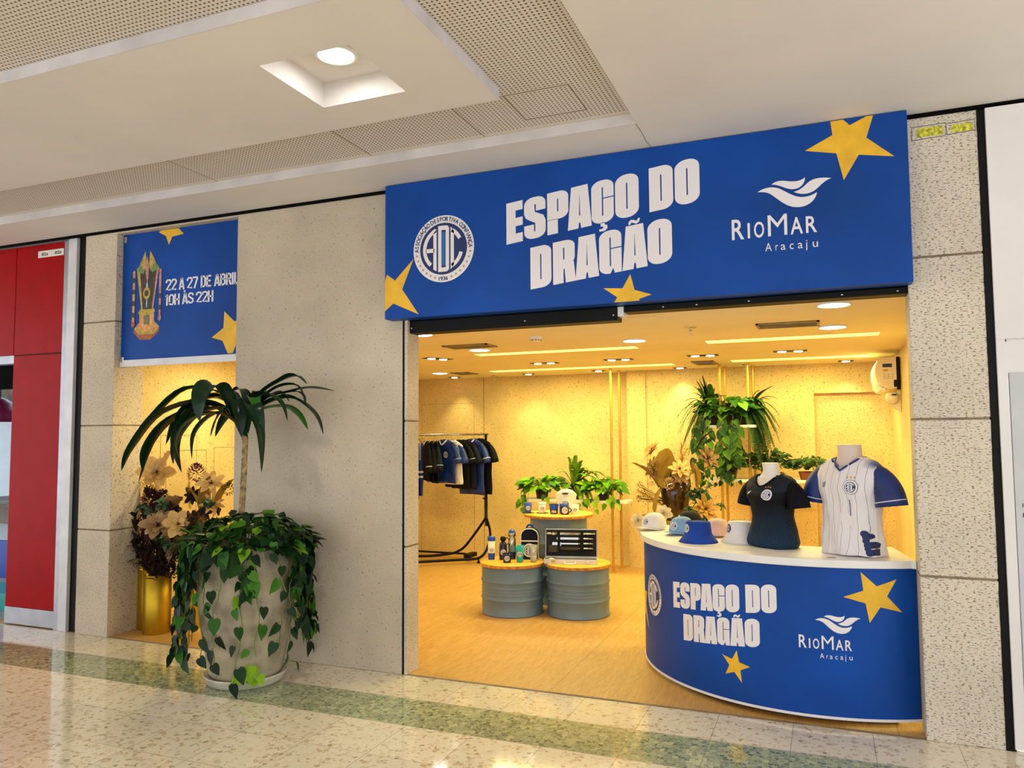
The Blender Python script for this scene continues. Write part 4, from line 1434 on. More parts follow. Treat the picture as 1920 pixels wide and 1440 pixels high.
for k in (-1, 0, 1): decal('gold_star', [star5(k*.02, .054, .0075)], 'gold_print', f, t)
f = proj_fn(bv, -.098, .40)
for k in range(3): decal('maker_mark', [thick([(-.016, .012-k*.010), (0, .005-k*.010), (.016-k*.003, .014-k*.010)], .005)], 'navy_print', f, t)
f = proj_fn(bv, .062, .3)
decal('printed_line', [thick([(.0, .02), (.0, -.07)], .0045)], 'navy_print', f, t, None, .015)

# ---- caps and bucket hats
def cap(x, y, rz, mat, label, z=.90, patch=True, back='white_cloth', s=1.0, mesh_back=False):
    t = thing('baseball_cap', label, 'cap', (x, y, z), rz)
    b = MB()
    rings = []
    for i in range(12):
        k = i/11
        zz = .012+.108*math.sin(PI/2*k)*s
        r = math.cos(PI/2*k*.985)**.62
        rings.append(ring(0, .004, zz, .082*r*s, .096*r*s, 36, 2.1))
    b.loft(rings); b.build('crown', mat, t)
    b = MB(); b.lathe([(.007, .119*s), (.006, .124*s), (0, .126*s)], 12, cap=False, cy=.004); b.build('button', mat, t)
    b = MB()
    v, f = [], []
    n, m = 14, 5
    for j in range(m+1):
        for i in range(n+1):
            u = -1+2*i/n
            a = u*R(78)
            r0x, r0y = .083*math.sin(a), -.094*math.cos(a)
            ex = .079*math.sin(a)
            ey = -.092*math.cos(a)-.068*math.cos(a*.95)
            k = j/m
            xx = (r0x*(1-k)+ex*k)*s
            yy = (r0y*(1-k)+ey*k)*s+.004
            zz = .020-.016*abs(u)**2*1.0+.004*k*(1-abs(u))-.010*k*0
            v.append((xx, yy, zz))
    for j in range(m):
        for i in range(n):
            a = j*(n+1)+i
            f.append((a, a+1, a+n+2, a+n+1))
    b.add(v, f, True); b.build('brim', mat, t, solid=.004)
    if patch:
        rg = [c for c in t.children if c.name.startswith('crown')][0]
        bv = bvh_of(rg)
        put_emblem(t, proj_fn(bv, 0, .062, ea=.002), .028, False, 'crest_patch', .008, .0006, .008)
    return t
cap(.80, 1.07, R(-32), 'white_cloth', 'white baseball cap with round crest patch at the far left counter end')
cap(1.035, .87, R(-28), 'lblue_cloth', 'light blue baseball cap with round white patch beside blue bucket hat')
cap(1.02, 1.30, R(-62), 'black_cloth', 'black baseball cap behind the light blue cap')
cap(1.285, .83, R(150), 'pink_cloth', 'pink baseball cap seen from behind, between the two bucket hats', patch=False)

def bucket(x, y, rz, mat, label, ring_=None):
    t = thing('bucket_hat', label, 'hat', (x, y, .90), rz)
    b = MB()
    b.lathe([(.062, .135), (.074, .131), (.079, .124), (.086, .062), (.0875, .056)], 40, cap=False); b.lathe([(.0, .132), (.05, .133), (.074, .131)], 40, cap=False)
    c = b.build('crown', mat, t)
    b = MB(); b.lathe([(.0875, .056), (.096, .042), (.112, .018), (.126, .001), (.124, .0), (.110, .016), (.093, .042), (.085, .054)], 44, cap=False); b.build('brim', mat, t)
    put_emblem(t, proj_fn(bvh_of(c), 0, .09, ea=.0015), .027, False, 'crest_patch', .008, .0006, .008, ring_)
bucket(1.205, .515, R(-52), 'blue_cloth', 'royal blue bucket hat with round white crest patch')
bucket(1.462, .60, R(-58), 'white_cloth', 'white bucket hat with navy crest patch beside the dark jersey', 'navy')

# ================================================================ barrels and merchandise
def barrel(x, y, h, r, rt, label):
    t = thing('barrel_table', label, 'barrel', (x, y, 0))
    b = MB()
    pr = [(r-.004, 0), (r+.003, .004), (r+.003, .012), (r-.002, .018)]
    def bump_(z, a, w_): return [(r, z-w_), (r+a*.6, z-w_*.5), (r+a, z), (r+a*.6, z+w_*.5), (r, z+w_)]
    pr += bump_(h*.34, .010, .014)
    for k in range(3): pr += [(r-.0, h*(.44+.065*k)-.006), (r+.0035, h*(.44+.065*k)), (r, h*(.44+.065*k)+.008)]
    pr += bump_(h*.70, .010, .014)
    pr += [(r, h-.03), (r-.004, h)]
    b.lathe(pr, 64, cap=False); b.build('drum', 'drum_blue', t)
    b = MB(); b.lathe([(0, h), (rt-.002, h), (rt, h+.003), (rt, h+.025)], 72, cap=False); b.build('disc_edge', 'ply_edge', t)
    b = MB(); b.lathe([(rt, h+.025), (rt-.003, h+.030), (0, h+.030)], 72, cap=False); b.build('disc_top', 'wood_top', t)
    return h+.030
zL = barrel(-.695, 1.985, .425, .277, .292, 'short blue grey barrel table at left holding bottles and tumblers')
zR = barrel(-.112, 2.115, .425, .277, .292, 'short blue grey barrel table at right holding the grill tool case')
zB = barrel(-.455, 2.60, .805, .275, .335, 'tall blue grey barrel table behind holding cups and ice bucket')

def cylf(r0, r1, h, z0=0, a0=-PI/2):
    """wrap (u, v) round a tapered body; u=0 faces local -y"""
    def f(u, v, e=0):
        k = (v-z0)/h
        r = r0+(r1-r0)*k+.0008+e
        a = a0+u/((r0+r1)/2)
        return (r*math.cos(a), r*math.sin(a), v)
    return f

def tumbler(name, label, cat, x, y, z, h, r0, r1, mat, rz=R(-2), crest=True, cr=.022, lid=None, dark=None, extra=None, group=None):
    t = thing(name, label, cat, (x, y, z), rz, group)
    b = MB(); b.lathe([(0, .001), (r0*.96, 0), (r0, .003), (r1, h), (r1-.002, h+.001), (r1-.004, h-.004), (r0-.003, .008), (0, .008)], 32, cap=False)
    b.build('cup_body', mat, t)
    if lid:
        b = MB(); b.lathe([(r1+.002, h-.006), (r1+.003, h+.002), (r1+.001, h+.010), (.0, h+.012)], 32, cap=False); b.build('lid', lid, t)
    if crest:
        fn = cylf(r0, r1, h)
        put_emblem(t, lambda u, v, e: fn(u, v+h*.5, e), cr, False, 'crest', .006, .0004, None, dark)
    return t
RZ = R(18)
# left barrel
t = tumbler('shaker_bottle', 'white to blue shaker bottle with blue lid, leftmost on left barrel', 'bottle', -.905, 1.99, zL, .175, .030, .034, 'plastic_white', R(28), True, .022)
b = MB(); b.lathe([(.0305, .001), (.0322, .06)], 32, cap=False); b.build('blue_base_print', 'plastic_blue', t)
b = MB(); b.lathe([(.037, .172), (.037, .206), (.034, .210), (0, .211)], 32, cap=False); b.build('lid', 'plastic_blue', t)
t = thing('sports_bottle', 'navy metal bottle with round black ball cap', 'bottle', (-.80, 2.02, zL), R(24))
b = MB(); b.lathe([(0, 0), (.035, 0), (.036, .004), (.036, .130), (.030, .150), (.018, .160)], 32, cap=False); b.build('bottle_body', 'plastic_navy', t)
b = MB(); b.lathe([(.016, .158), (.016, .168), (.026, .178), (.028, .192), (.020, .208), (0, .214)], 24, cap=False); b.build('cap', 'black', t)
fn = cylf(.036, .036, .13); put_emblem(t, lambda u, v, e: fn(u, v+.07, e), .026, False, 'crest', .006, .0004)
t = thing('steel_bottle', 'tall steel and blue bottle with domed blue lid and carry ring', 'bottle', (-.735, 2.075, zL), R(24))
b = MB(); b.lathe([(0, 0), (.034, 0), (.036, .01), (.037, .05), (.033, .09), (.035, .115)], 32, cap=False); b.build('lower_body', M['plastic_navy'], t)
b = MB(); b.lathe([(.0355, .062), (.034, .09), (.036, .115), (.034, .125)], 32, cap=False); b.build('blue_band', 'drum_blue', t)
b = MB(); b.lathe([(.034, .12), (.036, .13), (.035, .185), (.026, .2), (.026, .205), (.036, .208), (.036, .235), (.034, .24)], 32, cap=False); b.build('steel_body', 'steel', t)
b = MB(); b.lathe([(.032, .238), (.030, .252), (.02, .268), (0, .274)], 28, cap=False); b.build('lid', 'plastic_blue', t)
b = MB(); b.tube([(-.05+.026*math.cos(a), -.008, .165+.03*math.sin(a)) for a in [2*PI*k/16 for k in range(16)]], .0035, 6, closed=True); b.build('carry_ring', 'black', t)
tumbler('snack_cup', 'small navy cup with crest at the front edge of left barrel', 'cup', -.702, 1.875, zL, .082, .034, .041, 'plastic_navy', R(22), True, .024)
tumbler('tumbler', 'teal green tumbler with crest on left barrel', 'cup', -.60, 1.93, zL, .150, .028, .040, 'teal', R(20), True, .024)
t = tumbler('tumbler', 'clear ribbed tumbler with blue crest at right of left barrel', 'cup', -.488, 1.985, zL, .150, .027, .038, 'clear', R(18), True, .022)
b = MB(); b.lathe([(0, .004), (.0255, .004), (.030, .06), (0, .06)], 28, cap=False); b.build('frosted_base', 'plastic_white', t)
# lunch backpack
t = thing('lunch_backpack', 'navy rounded lunch backpack with white piping standing on left barrel', 'bag', (-.575, 2.13, zL), R(14))
def arch(w_, h, rr_, n=10):
    p = [(-w_/2+.012, 0), (w_/2-.012, 0), (w_/2, .014), (w_/2, h-rr_)]
    p += [(rr_*math.cos(R(90*k/n))+w_/2-rr_, h-rr_+rr_*math.sin(R(90*k/n))) for k in range(1, n+1)]
    p += [(-w_/2+rr_-rr_*math.sin(R(90*k/n)), h-rr_+rr_*math.cos(R(90*k/n))) for k in range(0, n+1)]
    p += [(-w_/2, .014)]
    return p
MX = Matrix(((1, 0, 0, 0), (0, 0, 1, 0), (0, 1, 0, 0), (0, 0, 0, 1)))
b = MB(); b.prism(arch(.165, .285, .07), -.045, .055, MX); b.build('bag_body', 'navy_cloth', t, .008, 3)
b = MB(); b.tube([(x, -.048, z) for x, z in arch(.162, .281, .068)], .0045, 6, closed=True); b.build('piping', 'white_vinyl', t)
b = MB(); b.box(-.078, .078, -.054, -.046, .165, .176); b.build('zip_band', 'white_vinyl', t, .001)
b = MB(); b.prism(arch(.146, .155, .02), -.056, -.045, MX @ Matrix.Translation((0, .008, 0))); pk = b.build('pocket', 'navy_cloth', t, .003)
b = MB(); b.tube([(.03*math.cos(a), .0, .285+.028*math.sin(a)) for a in [PI*k/10 for k in range(11)]], .009, 8); b.build('handle', 'blue_cloth', t)
put_emblem(t, lambda u, v, e: (u, -.0585-e, .088+v), .062, False, 'crest', None, .0005)
# grill case
t = thing('grill_tool_case', 'open aluminium case of steel grill tools on right barrel', 'case', (-.155, 2.04, zR), R(14))
W2, Dp = .235, .13
b = MB()
b.box(-W2, W2, -Dp/2, Dp/2, 0, .004); b.box(-W2, W2, -Dp/2, -Dp/2+.004, 0, .042); b.box(-W2, W2, Dp/2-.004, Dp/2, 0, .042); b.box(-W2, -W2+.004, -Dp/2, Dp/2, 0, .042); b.box(W2-.004, W2, -Dp/2, Dp/2, 0, .042)
b.build('case_tray', 'alu_white', t, .002)
b = MB(); b.box(-W2+.004, W2-.004, -Dp/2+.004, Dp/2-.004, .004, .03); b.build('tray_lining', 'black_cloth', t)
lidm = Matrix.Translation((0, Dp/2, .042)) @ Matrix.Rotation(R(-10), 4, 'X')
b = MB(); b.box(-W2, W2, .0, .03, 0, .25, lidm); b.build('case_lid', 'alu', t, .003)
b = MB(); b.box(-W2+.008, W2-.008, -.003, .002, .008, .242, lidm); b.build('lid_lining', 'black_cloth', t)
for i, (zz, x0, x1, kind) in enumerate(((.205, -.22, .22, 'skewers'), (.162, -.13, .2, 'tongs'), (.118, -.2, .2, 'turner'), (.075, -.2, .2, 'brush'))):
    b = MB(); b.tube([(x1-.005, -.012, zz), (x1-.135, -.012, zz)], .009, 10, lidm); b.tube([(x1-.015+.012*math.cos(a), -.012, zz+.008*math.sin(a)) for a in [2*PI*k/12 for k in range(12)]], .002, 5, lidm, closed=True)
    tl = b.build('grill_tool', 'steel', t); 
    b = MB()
    if kind == 'skewers':
        for q in range(4): b.tube([(x0, -.01, zz+.008-.005*q), (x1-.12, -.01, zz+.008-.005*q)], .0022, 5, lidm)
        b.tube([(x0, -.011, zz+.002), (x0+.05, -.011, zz+.002)], .009, 8, lidm)
    elif kind == 'tongs': b.box(x0, x1-.13, -.014, -.009, zz-.008, zz+.011, lidm)
    elif kind == 'turner': b.box(-.17, -.09, -.012, -.009, zz-.02, zz+.012, lidm); b.box(-.09, x1-.13, -.012, -.009, zz-.006, zz+.006, lidm)
    else: b.box(-.2, -.115, -.02, -.006, zz-.032, zz+.03, lidm); b.box(-.115, x1-.13, -.012, -.009, zz-.012, zz+.012, lidm)
    q = b.build('tool_head', 'steel' if kind != 'brush' else 'grille_dark', t); q.parent = tl
for x in (-.11, .1):
    b = MB(); b.box(x-.012, x+.012, -.024, -.002, .05, .225, lidm); b.build('holding_strap', 'black', t)
for x in (-.15, .16):
    b = MB(); b.box(x-.016, x+.016, -Dp/2-.006, -Dp/2, .014, .036); b.build('latch', 'brass' if x < 0 else 'steel', t, .002)
b = MB(); b.tube([(-.05, -Dp/2, .028), (-.05, -Dp/2-.02, .012), (-.035, -Dp/2-.03, .006), (.035, -Dp/2-.03, .006), (.05, -Dp/2-.02, .012), (.05, -Dp/2, .028)], .005, 8); b.build('handle', 'plastic_white', t)
b = MB(); b.lathe([(0, .03), (.036, .03), (.038, .034), (.03, .046), (0, .05)], 20, cx=-.17, cap=False); b.build('brush_bristles', 'steel', t)
# back barrel
ib = thing('ice_bucket', 'white plastic ice bucket with cut out handle and crest, tallest on rear barrel', 'bucket', (-.40, 2.67, zB), R(14))
b = MB()
n = 48
rings = []
hh = lambda a: .185+.055*max(0, math.cos(a*2))**1.5
for i in range(13):
    k = i/12
    rg = []
    for q in range(n):
        a = 2*PI*q/n
        top = .17+.055*(abs(math.sin(a))**1.6)
        r = .078+.028*k
        rg.append((r*math.cos(a)*1.0, r*math.sin(a)*.85, top*k))
    rings.append(rg)
b.loft(rings, cap0=True, cap1=False)
b.build('bucket_body', 'plastic_white', ib, solid=.003)
b = MB(); v, f = disc2(1, 24)
b.add([(x*.034, -.0885-.0025+.0000*y, .190+y*.009) for x, y in v], f); b.build('handle_slot', 'grille_dark', ib)
fn = cylf(.078*.85, .106*.85, .225)
def fb(u, v, e):
    zz = .085+v; k = zz/.225; r = (.078+.028*k)+.001+e; a = -PI/2+u/.09
    return (r*math.cos(a), r*math.sin(a)*.85-.001, zz)
put_emblem(ib, fb, .042, False, 'crest', .008, .0005, None)
tumbler('shot_cup', 'royal blue cup with crest at far left on rear barrel', 'cup', -.735, 2.50, zB+.004, .095, .029, .040, 'plastic_blue', R(22), True, .022)
tumbler('shot_cup', 'white cup with dark rimmed lid on rear barrel', 'cup', -.60, 2.53, zB+.004, .092, .030, .040, 'plastic_white', R(22), True, .022, 'plastic_white')
t = tumbler('stadium_cup', 'dark blue printed cup marked 1936 in front of ice bucket', 'cup', -.468, 2.50, zB, .095, .036, .045, 'plastic_navy', R(20), False)
b = MB(); b.lathe([(.0408, .045), (.0456, .094)], 32, cap=False); b.build('blue_print', 'plastic_blue', t)
fn = cylf(.036, .045, .095)
decal('year_lettering', [text_fit('1936', -.025, .025, .014, .022, 0, .04)], 'white_vinyl', fn, t, .008)
tumbler('ceramic_mug', 'blue cup with tan rim behind the tilted mug', 'cup', -.395, 2.585, zB, .092, .042, .045, 'plastic_blue', R(20), False)
t = thing('ceramic_mug', 'navy and white mug with crest tipped toward the viewer', 'mug', (-.352, 2.485, zB), R(18))
b = MB(); b.lathe([(0, 0), (.038, 0), (.040, .004), (.041, .082), (.037, .083), (.036, .008), (0, .006)], 32, cap=False); b.build('mug_body', 'plastic_navy', t)
put_emblem(t, lambda u, v, e: cylf(.040, .041, .082)(u, v+.042, e), .030, False, 'crest', .008, .0005)
b = MB(); b.tube([(.04+.018*math.sin(PI*k/8)*1.2, 0, .018+.045*k/8) for k in range(9)], .005, 8); b.build('handle', 'plastic_navy', t)
tumbler('frosted_cup', 'frosted white cup with pale crest, rightmost on rear barrel', 'cup', -.262, 2.53, zB, .092, .033, .038, 'plastic_white', R(14), True, .022, None)
for (x, y, l) in ((-.735, 2.50, 'black printed lanyard coiled under the royal blue cup'), (-.60, 2.53, 'black printed lanyard coiled under the white lidded cup')):
    t = thing('lanyard', l, 'lanyard', (x, y, zB))
    b = MB()
    rnd = random.Random(x)
    b.tube([((.055+.02*math.sin(3*a))*math.cos(a), (.04+.01*math.sin(2*a))*math.sin(a), .0025) for a in [2*PI*k/40 for k in range(40)]], .0022, 6, closed=True)
    b.box(-.045, .045, -.02, .02, 0, .0035)
    b.build('strap', 'black_cloth', t)
    b = MB(); b.lathe([(.008, 0), (.008, .006), (0, .007)], 12, cx=.07, cap=False); b.build('clasp', 'steel', t)

# ================================================================ clothes rack and garments
t = thing('clothes_rack', 'black metal clothes rack with steel rail in rear left corner', 'clothes rack', (0, 0, 0))
RA, RB = Vector((-2.03, 4.40, 1.61)), Vector((-3.10, 3.86, 1.61))
b = MB(); b.tube([RA+(RA-RB).normalized()*.03, RB], .013, 10); b.build('top_rail', 'steel', t)
def fil(pts, n=5, r=.09):
    """polyline with rounded corners"""
    pts = [Vector(p) for p in pts]
    out = [pts[0]]
    for a, p, c in zip(pts, pts[1:], pts[2:]):
        d1, d2 = (a-p), (c-p)
        q = min(r, d1.length*.45, d2.length*.45)
        s_, e_ = p+d1.normalized()*q, p+d2.normalized()*q
        for k in range(n+1):
            k = k/n
            out.append(s_*(1-k)**2+p*2*k*(1-k)+e_*k*k)
    out.append(pts[-1])
    return out
b = MB(); b.tube([(-2.03, 4.40, 1.60), (-2.03, 4.40, .45)], .015, 10); b.build('post', 'black', t)
b = MB(); b.tube([(-2.03, 4.40, .95), (-2.03, 4.40, .55)], .019, 10); b.build('post_sleeve', 'black', t)
b = MB(); b.tube([(-2.06, 4.37, .80), (-2.03, 4.40, .80)], .012, 8); b.build('knob', 'black', t)
b = MB(); b.tube(fil([(-2.03, 4.40, .56), (-1.97, 4.42, .36), (-2.03, 4.34, .055), (-2.80, 3.72, .055), (-3.2, 3.40, .055)], 6, .16), .016, 10); b.build('front_leg', 'black', t)
b = MB(); b.tube(fil([(-2.03, 4.40, .56), (-2.20, 4.46, .36), (-2.40, 4.42, .10), (-2.75, 4.28, .055), (-3.35, 4.05, .055)], 6, .16), .016, 10); b.build('rear_leg', 'black', t)
b = MB(); b.box(-3.2, -2.25, 4.56, 4.60, .05, .07); b.box(-2.33, -2.25, 4.36, 4.60, .04, .09); b.build('cross_bar', 'black', t, .003)
for (x, y) in ((-2.29, 4.46), (-2.09, 4.29), (-3.2, 3.40), (-3.33, 4.06)):
    b = MB(); b.lathe([(.018, 0), (.02, .01), (.012, .03), (.012, .05)], 14, cx=x, cy=y); b.build('foot', 'black', t)

def garment(k, a, w_, h, mat, label, sl=.2, smat=None, zt=1.50, collar='white_vinyl', crest=False, thickn=.05, kind='shirt', cuff=None):
    p = RA.lerp(RB, k)
    t = thing('hanging_'+kind, label, kind, (p.x, p.y, 1.61), R(a), 'garments on the clothes rack')
    top = zt-1.61
    b = MB()
    b.tube([(0.0, 0, .016), (.014, 0, .008), (.012, 0, -.006), (0, 0, -.02), (0, 0, top+.005)], .0025, 6)
    b.tube([(-w_*.42, 0, top-.055), (0, 0, top+.005), (w_*.42, 0, top-.055)], .007, 8)
    b.build('hanger', 'steel', t)
    b = MB()
    if kind == 'shirt':
        secs = [(top-h, w_*.5, thickn*.5, 0), (top-h*.6, w_*.48, thickn*.5, 0), (top-h*.3, w_*.5, thickn*.6, 0), (top-.07, w_*.5, thickn*.5, 0), (top-.03, w_*.36, thickn*.45, 0), (top, .07, .035, 0)]
        torso(b, secs, 16, 36, .006, k*40, .5, 2.0)
        body = b.build('body', mat, t)
        for sx in (-1, 1):
            b = MB(); rg = sleeve(b, ((sx*w_*.30, 0, top-.065), (sx*w_*.52, 0, top-.085), (sx*(w_*.5+.055), 0, top-.09-sl)), (.016, .034, .052), 16, 8, .004, k*9)
            s2 = b.build('sleeve', smat or mat, t, solid=.003)
            if cuff:
                b = MB(); b.tube([tuple(v) for v in rg[-2]], .005, 5, closed=True); q = b.build('cuff', cuff, t); q.parent = s2
        b = MB(); b.tube(fil([(-.07, -.01, top+.0), (-.045, -.036, top-.03), (0, -.046, top-.075), (.045, -.036, top-.03), (.07, -.01, top+.0)], 4, .03), .009, 8); b.build('collar', collar, t)
        b = MB(); b.box(-.02, .02, -.02, .0, top-.055, top-.02); b.build('neck_label', 'red_panel' if crest else 'white_vinyl', t)
        if crest:
            bv = bvh_of(body)
            put_emblem(t, proj_fn(bv, .055, top-.19), .04, False, 'crest', .01, .0006, .01)
            decal('maker_mark', [tess([[(-.012, -.012), (.012, -.004), (.012, .012), (-.012, .008)]])], 'white_vinyl', proj_fn(bv, -.10, top-.18), t)
    else:
        rings = []
        for i in range(14):
            z = top-.045-h*i/13
            rings.append([(x, y+.006*math.sin(x*50+i*.6), z) for x, y, _ in ring(0, 0, z, w_*.5, .022, 24, 3)])
        b.loft(rings); b.build('cloth', mat, t)
    return t
LS = (
 (.765, -18, .20, .70, 'stripes', 'blue and white striped scarf hanging nearest the left jamb', 'scarf', 1.55, {}),
 (.705, -24, .15, .66, 'stripes', 'narrow blue and white striped scarf, second from left on rack', 'scarf', 1.55, {}),
 (.63, -52, .44, .50, 'ink_cloth', 'black jacket with pale piping beside the striped scarves', 'shirt', 1.53, dict(sl=.30, cuff='white_vinyl')),
 (.585, -52, .44, .52, 'ink_cloth', 'black jacket behind another black jacket, middle left of rack', 'shirt', 1.53, dict(sl=.30)),
 (.54, -50, .44, .53, 'navy_cloth', 'navy jacket just left of the bright blue jersey', 'shirt', 1.53, dict(sl=.28, cuff='lblue_cloth')),
 (.44, -20, .42, .55, 'jersey_blue', 'bright blue jersey with white collar and crest facing front on rack', 'shirt', 1.545, dict(crest=True, cuff='lblue_cloth', smat='jersey_blue')),
 (.365, -22, .42, .56, 'white_cloth', 'white and blue jersey half hidden behind the bright blue jersey', 'shirt', 1.54, dict(smat='jersey_blue')),
 (.30, -20, .44, .60, 'ink_cloth', 'black shirt with grey cuffs hanging right of bright blue jersey', 'shirt', 1.54, dict(cuff='alu', collar='ink_cloth')),
 (.235, -20, .44, .62, 'navy_cloth', 'dark navy shirt with small white hem tag, right half of rack', 'shirt', 1.54, dict(collar='navy_cloth')),
 (.15, -22, .46, .70, 'jersey_blue', 'long dark blue shirt with white piped cuffs near rack end', 'shirt', 1.55, dict(cuff='white_vinyl', smat='jersey_blue')),
 (.07, -22, .46, .70, 'ink_cloth', 'long black shirt hanging last at the right end of rack', 'shirt', 1.555, dict(collar='ink_cloth')),
)
for (k, a, w_, h, mt, lb, kd, zt, kw) in LS:
    garment(k, a, w_, h, mt, lb, kind=kd, zt=zt, **kw)

# ================================================================ plants
def frame(d, up=Vector((0, 0, 1))):
    d = d.normalized()
    s_ = d.cross(up)
    if s_.length < .05: s_ = d.cross(Vector((1, 0, 0)))
    s_.normalize()
    return d, s_, s_.cross(d).normalized()

def heart(mb, pos, d, nrm, size, idv):
    """heart shaped leaf: stem end at pos, tip along d, face towards nrm"""
    d = d.normalized()
    s_ = d.cross(nrm)
    if s_.length < .02: s_ = d.cross(Vector((.3, .8, .5)))
    s_.normalize()
    n_ = s_.cross(d).normalized()
    out = ((.0, .0, 0), (.20, -.09, .05), (.38, .06, .11), (.40, .3, .10), (.31, .58, .05), (.14, .84, -.03), (0, 1.1, -.1))
    mid = ((0, 0, 0), (0, .3, -.04), (0, .65, -.05), (0, 1.08, -.08))
    v, f = [], []
    for x, y, z in mid: v.append(pos+d*(y*size)+n_*(z*size))
    for sg in (1, -1):
        b0 = len(v)
        for x, y, z in out[1:6]: v.append(pos+s_*(x*sg*size)+d*(y*size)+n_*(z*size))
        q = [(0, b0, b0+1, 1), (1, b0+1, b0+2), (1, b0+2, b0+3, 2), (2, b0+3, b0+4), (2, b0+4, 3)]
        f += [p if sg > 0 else p[::-1] for p in q]
    mb.cur = max(.001, min(1, idv))
    mb.add(v, f, True)

def strap(mb, pts, w_, idv, droop=0, twist=0):
    P = [Vector(p) for p in pts]
    # resample with Catmull-Rom
    Q = []
    for i in range(len(P)-1):
        a, b_, c, d = P[max(i-1, 0)], P[i], P[i+1], P[min(i+2, len(P)-1)]
        for k in range(5):
            t_ = k/5
            Q.append(.5*((2*b_)+(c-a)*t_+(2*a-5*b_+4*c-d)*t_*t_+(3*b_-3*c+d-a)*t_**3))
    Q.append(P[-1])
    n = len(Q)
    v, f = [], []
    prev = None
    for i, p in enumerate(Q):
        k = i/(n-1)
        d = (Q[min(i+1, n-1)]-Q[max(i-1, 0)]).normalized()
        s_ = d.cross(Vector((0, 0, 1)))
        if s_.length < .15 and prev is not None: s_ = prev
        s_ = s_-d*s_.dot(d)
        s_.normalize()
        if prev is not None:
            s_ = (prev*.75+s_*.25 if prev.dot(s_) > 0 else prev*.75-s_*.25).normalized()
        prev = s_
        s2 = Matrix.Rotation(twist*k, 3, d) @ s_
        up = s2.cross(d)
        wd = w_*(.30+.70*min(1, k*2.6))*(1 if k < .55 else max(.02, 1-((k-.55)/.45)**1.7))
        v += [p-s2*wd/2+up*wd*.16, p-s2*wd*.22, p, p+s2*wd*.22, p+s2*wd/2+up*wd*.16]
    for i in range(n-1):
        for j in range(4):
            a = i*5+j
            f.append((a, a+1, a+6, a+5))
    mb.cur = idv
    mb.add(v, f, True)

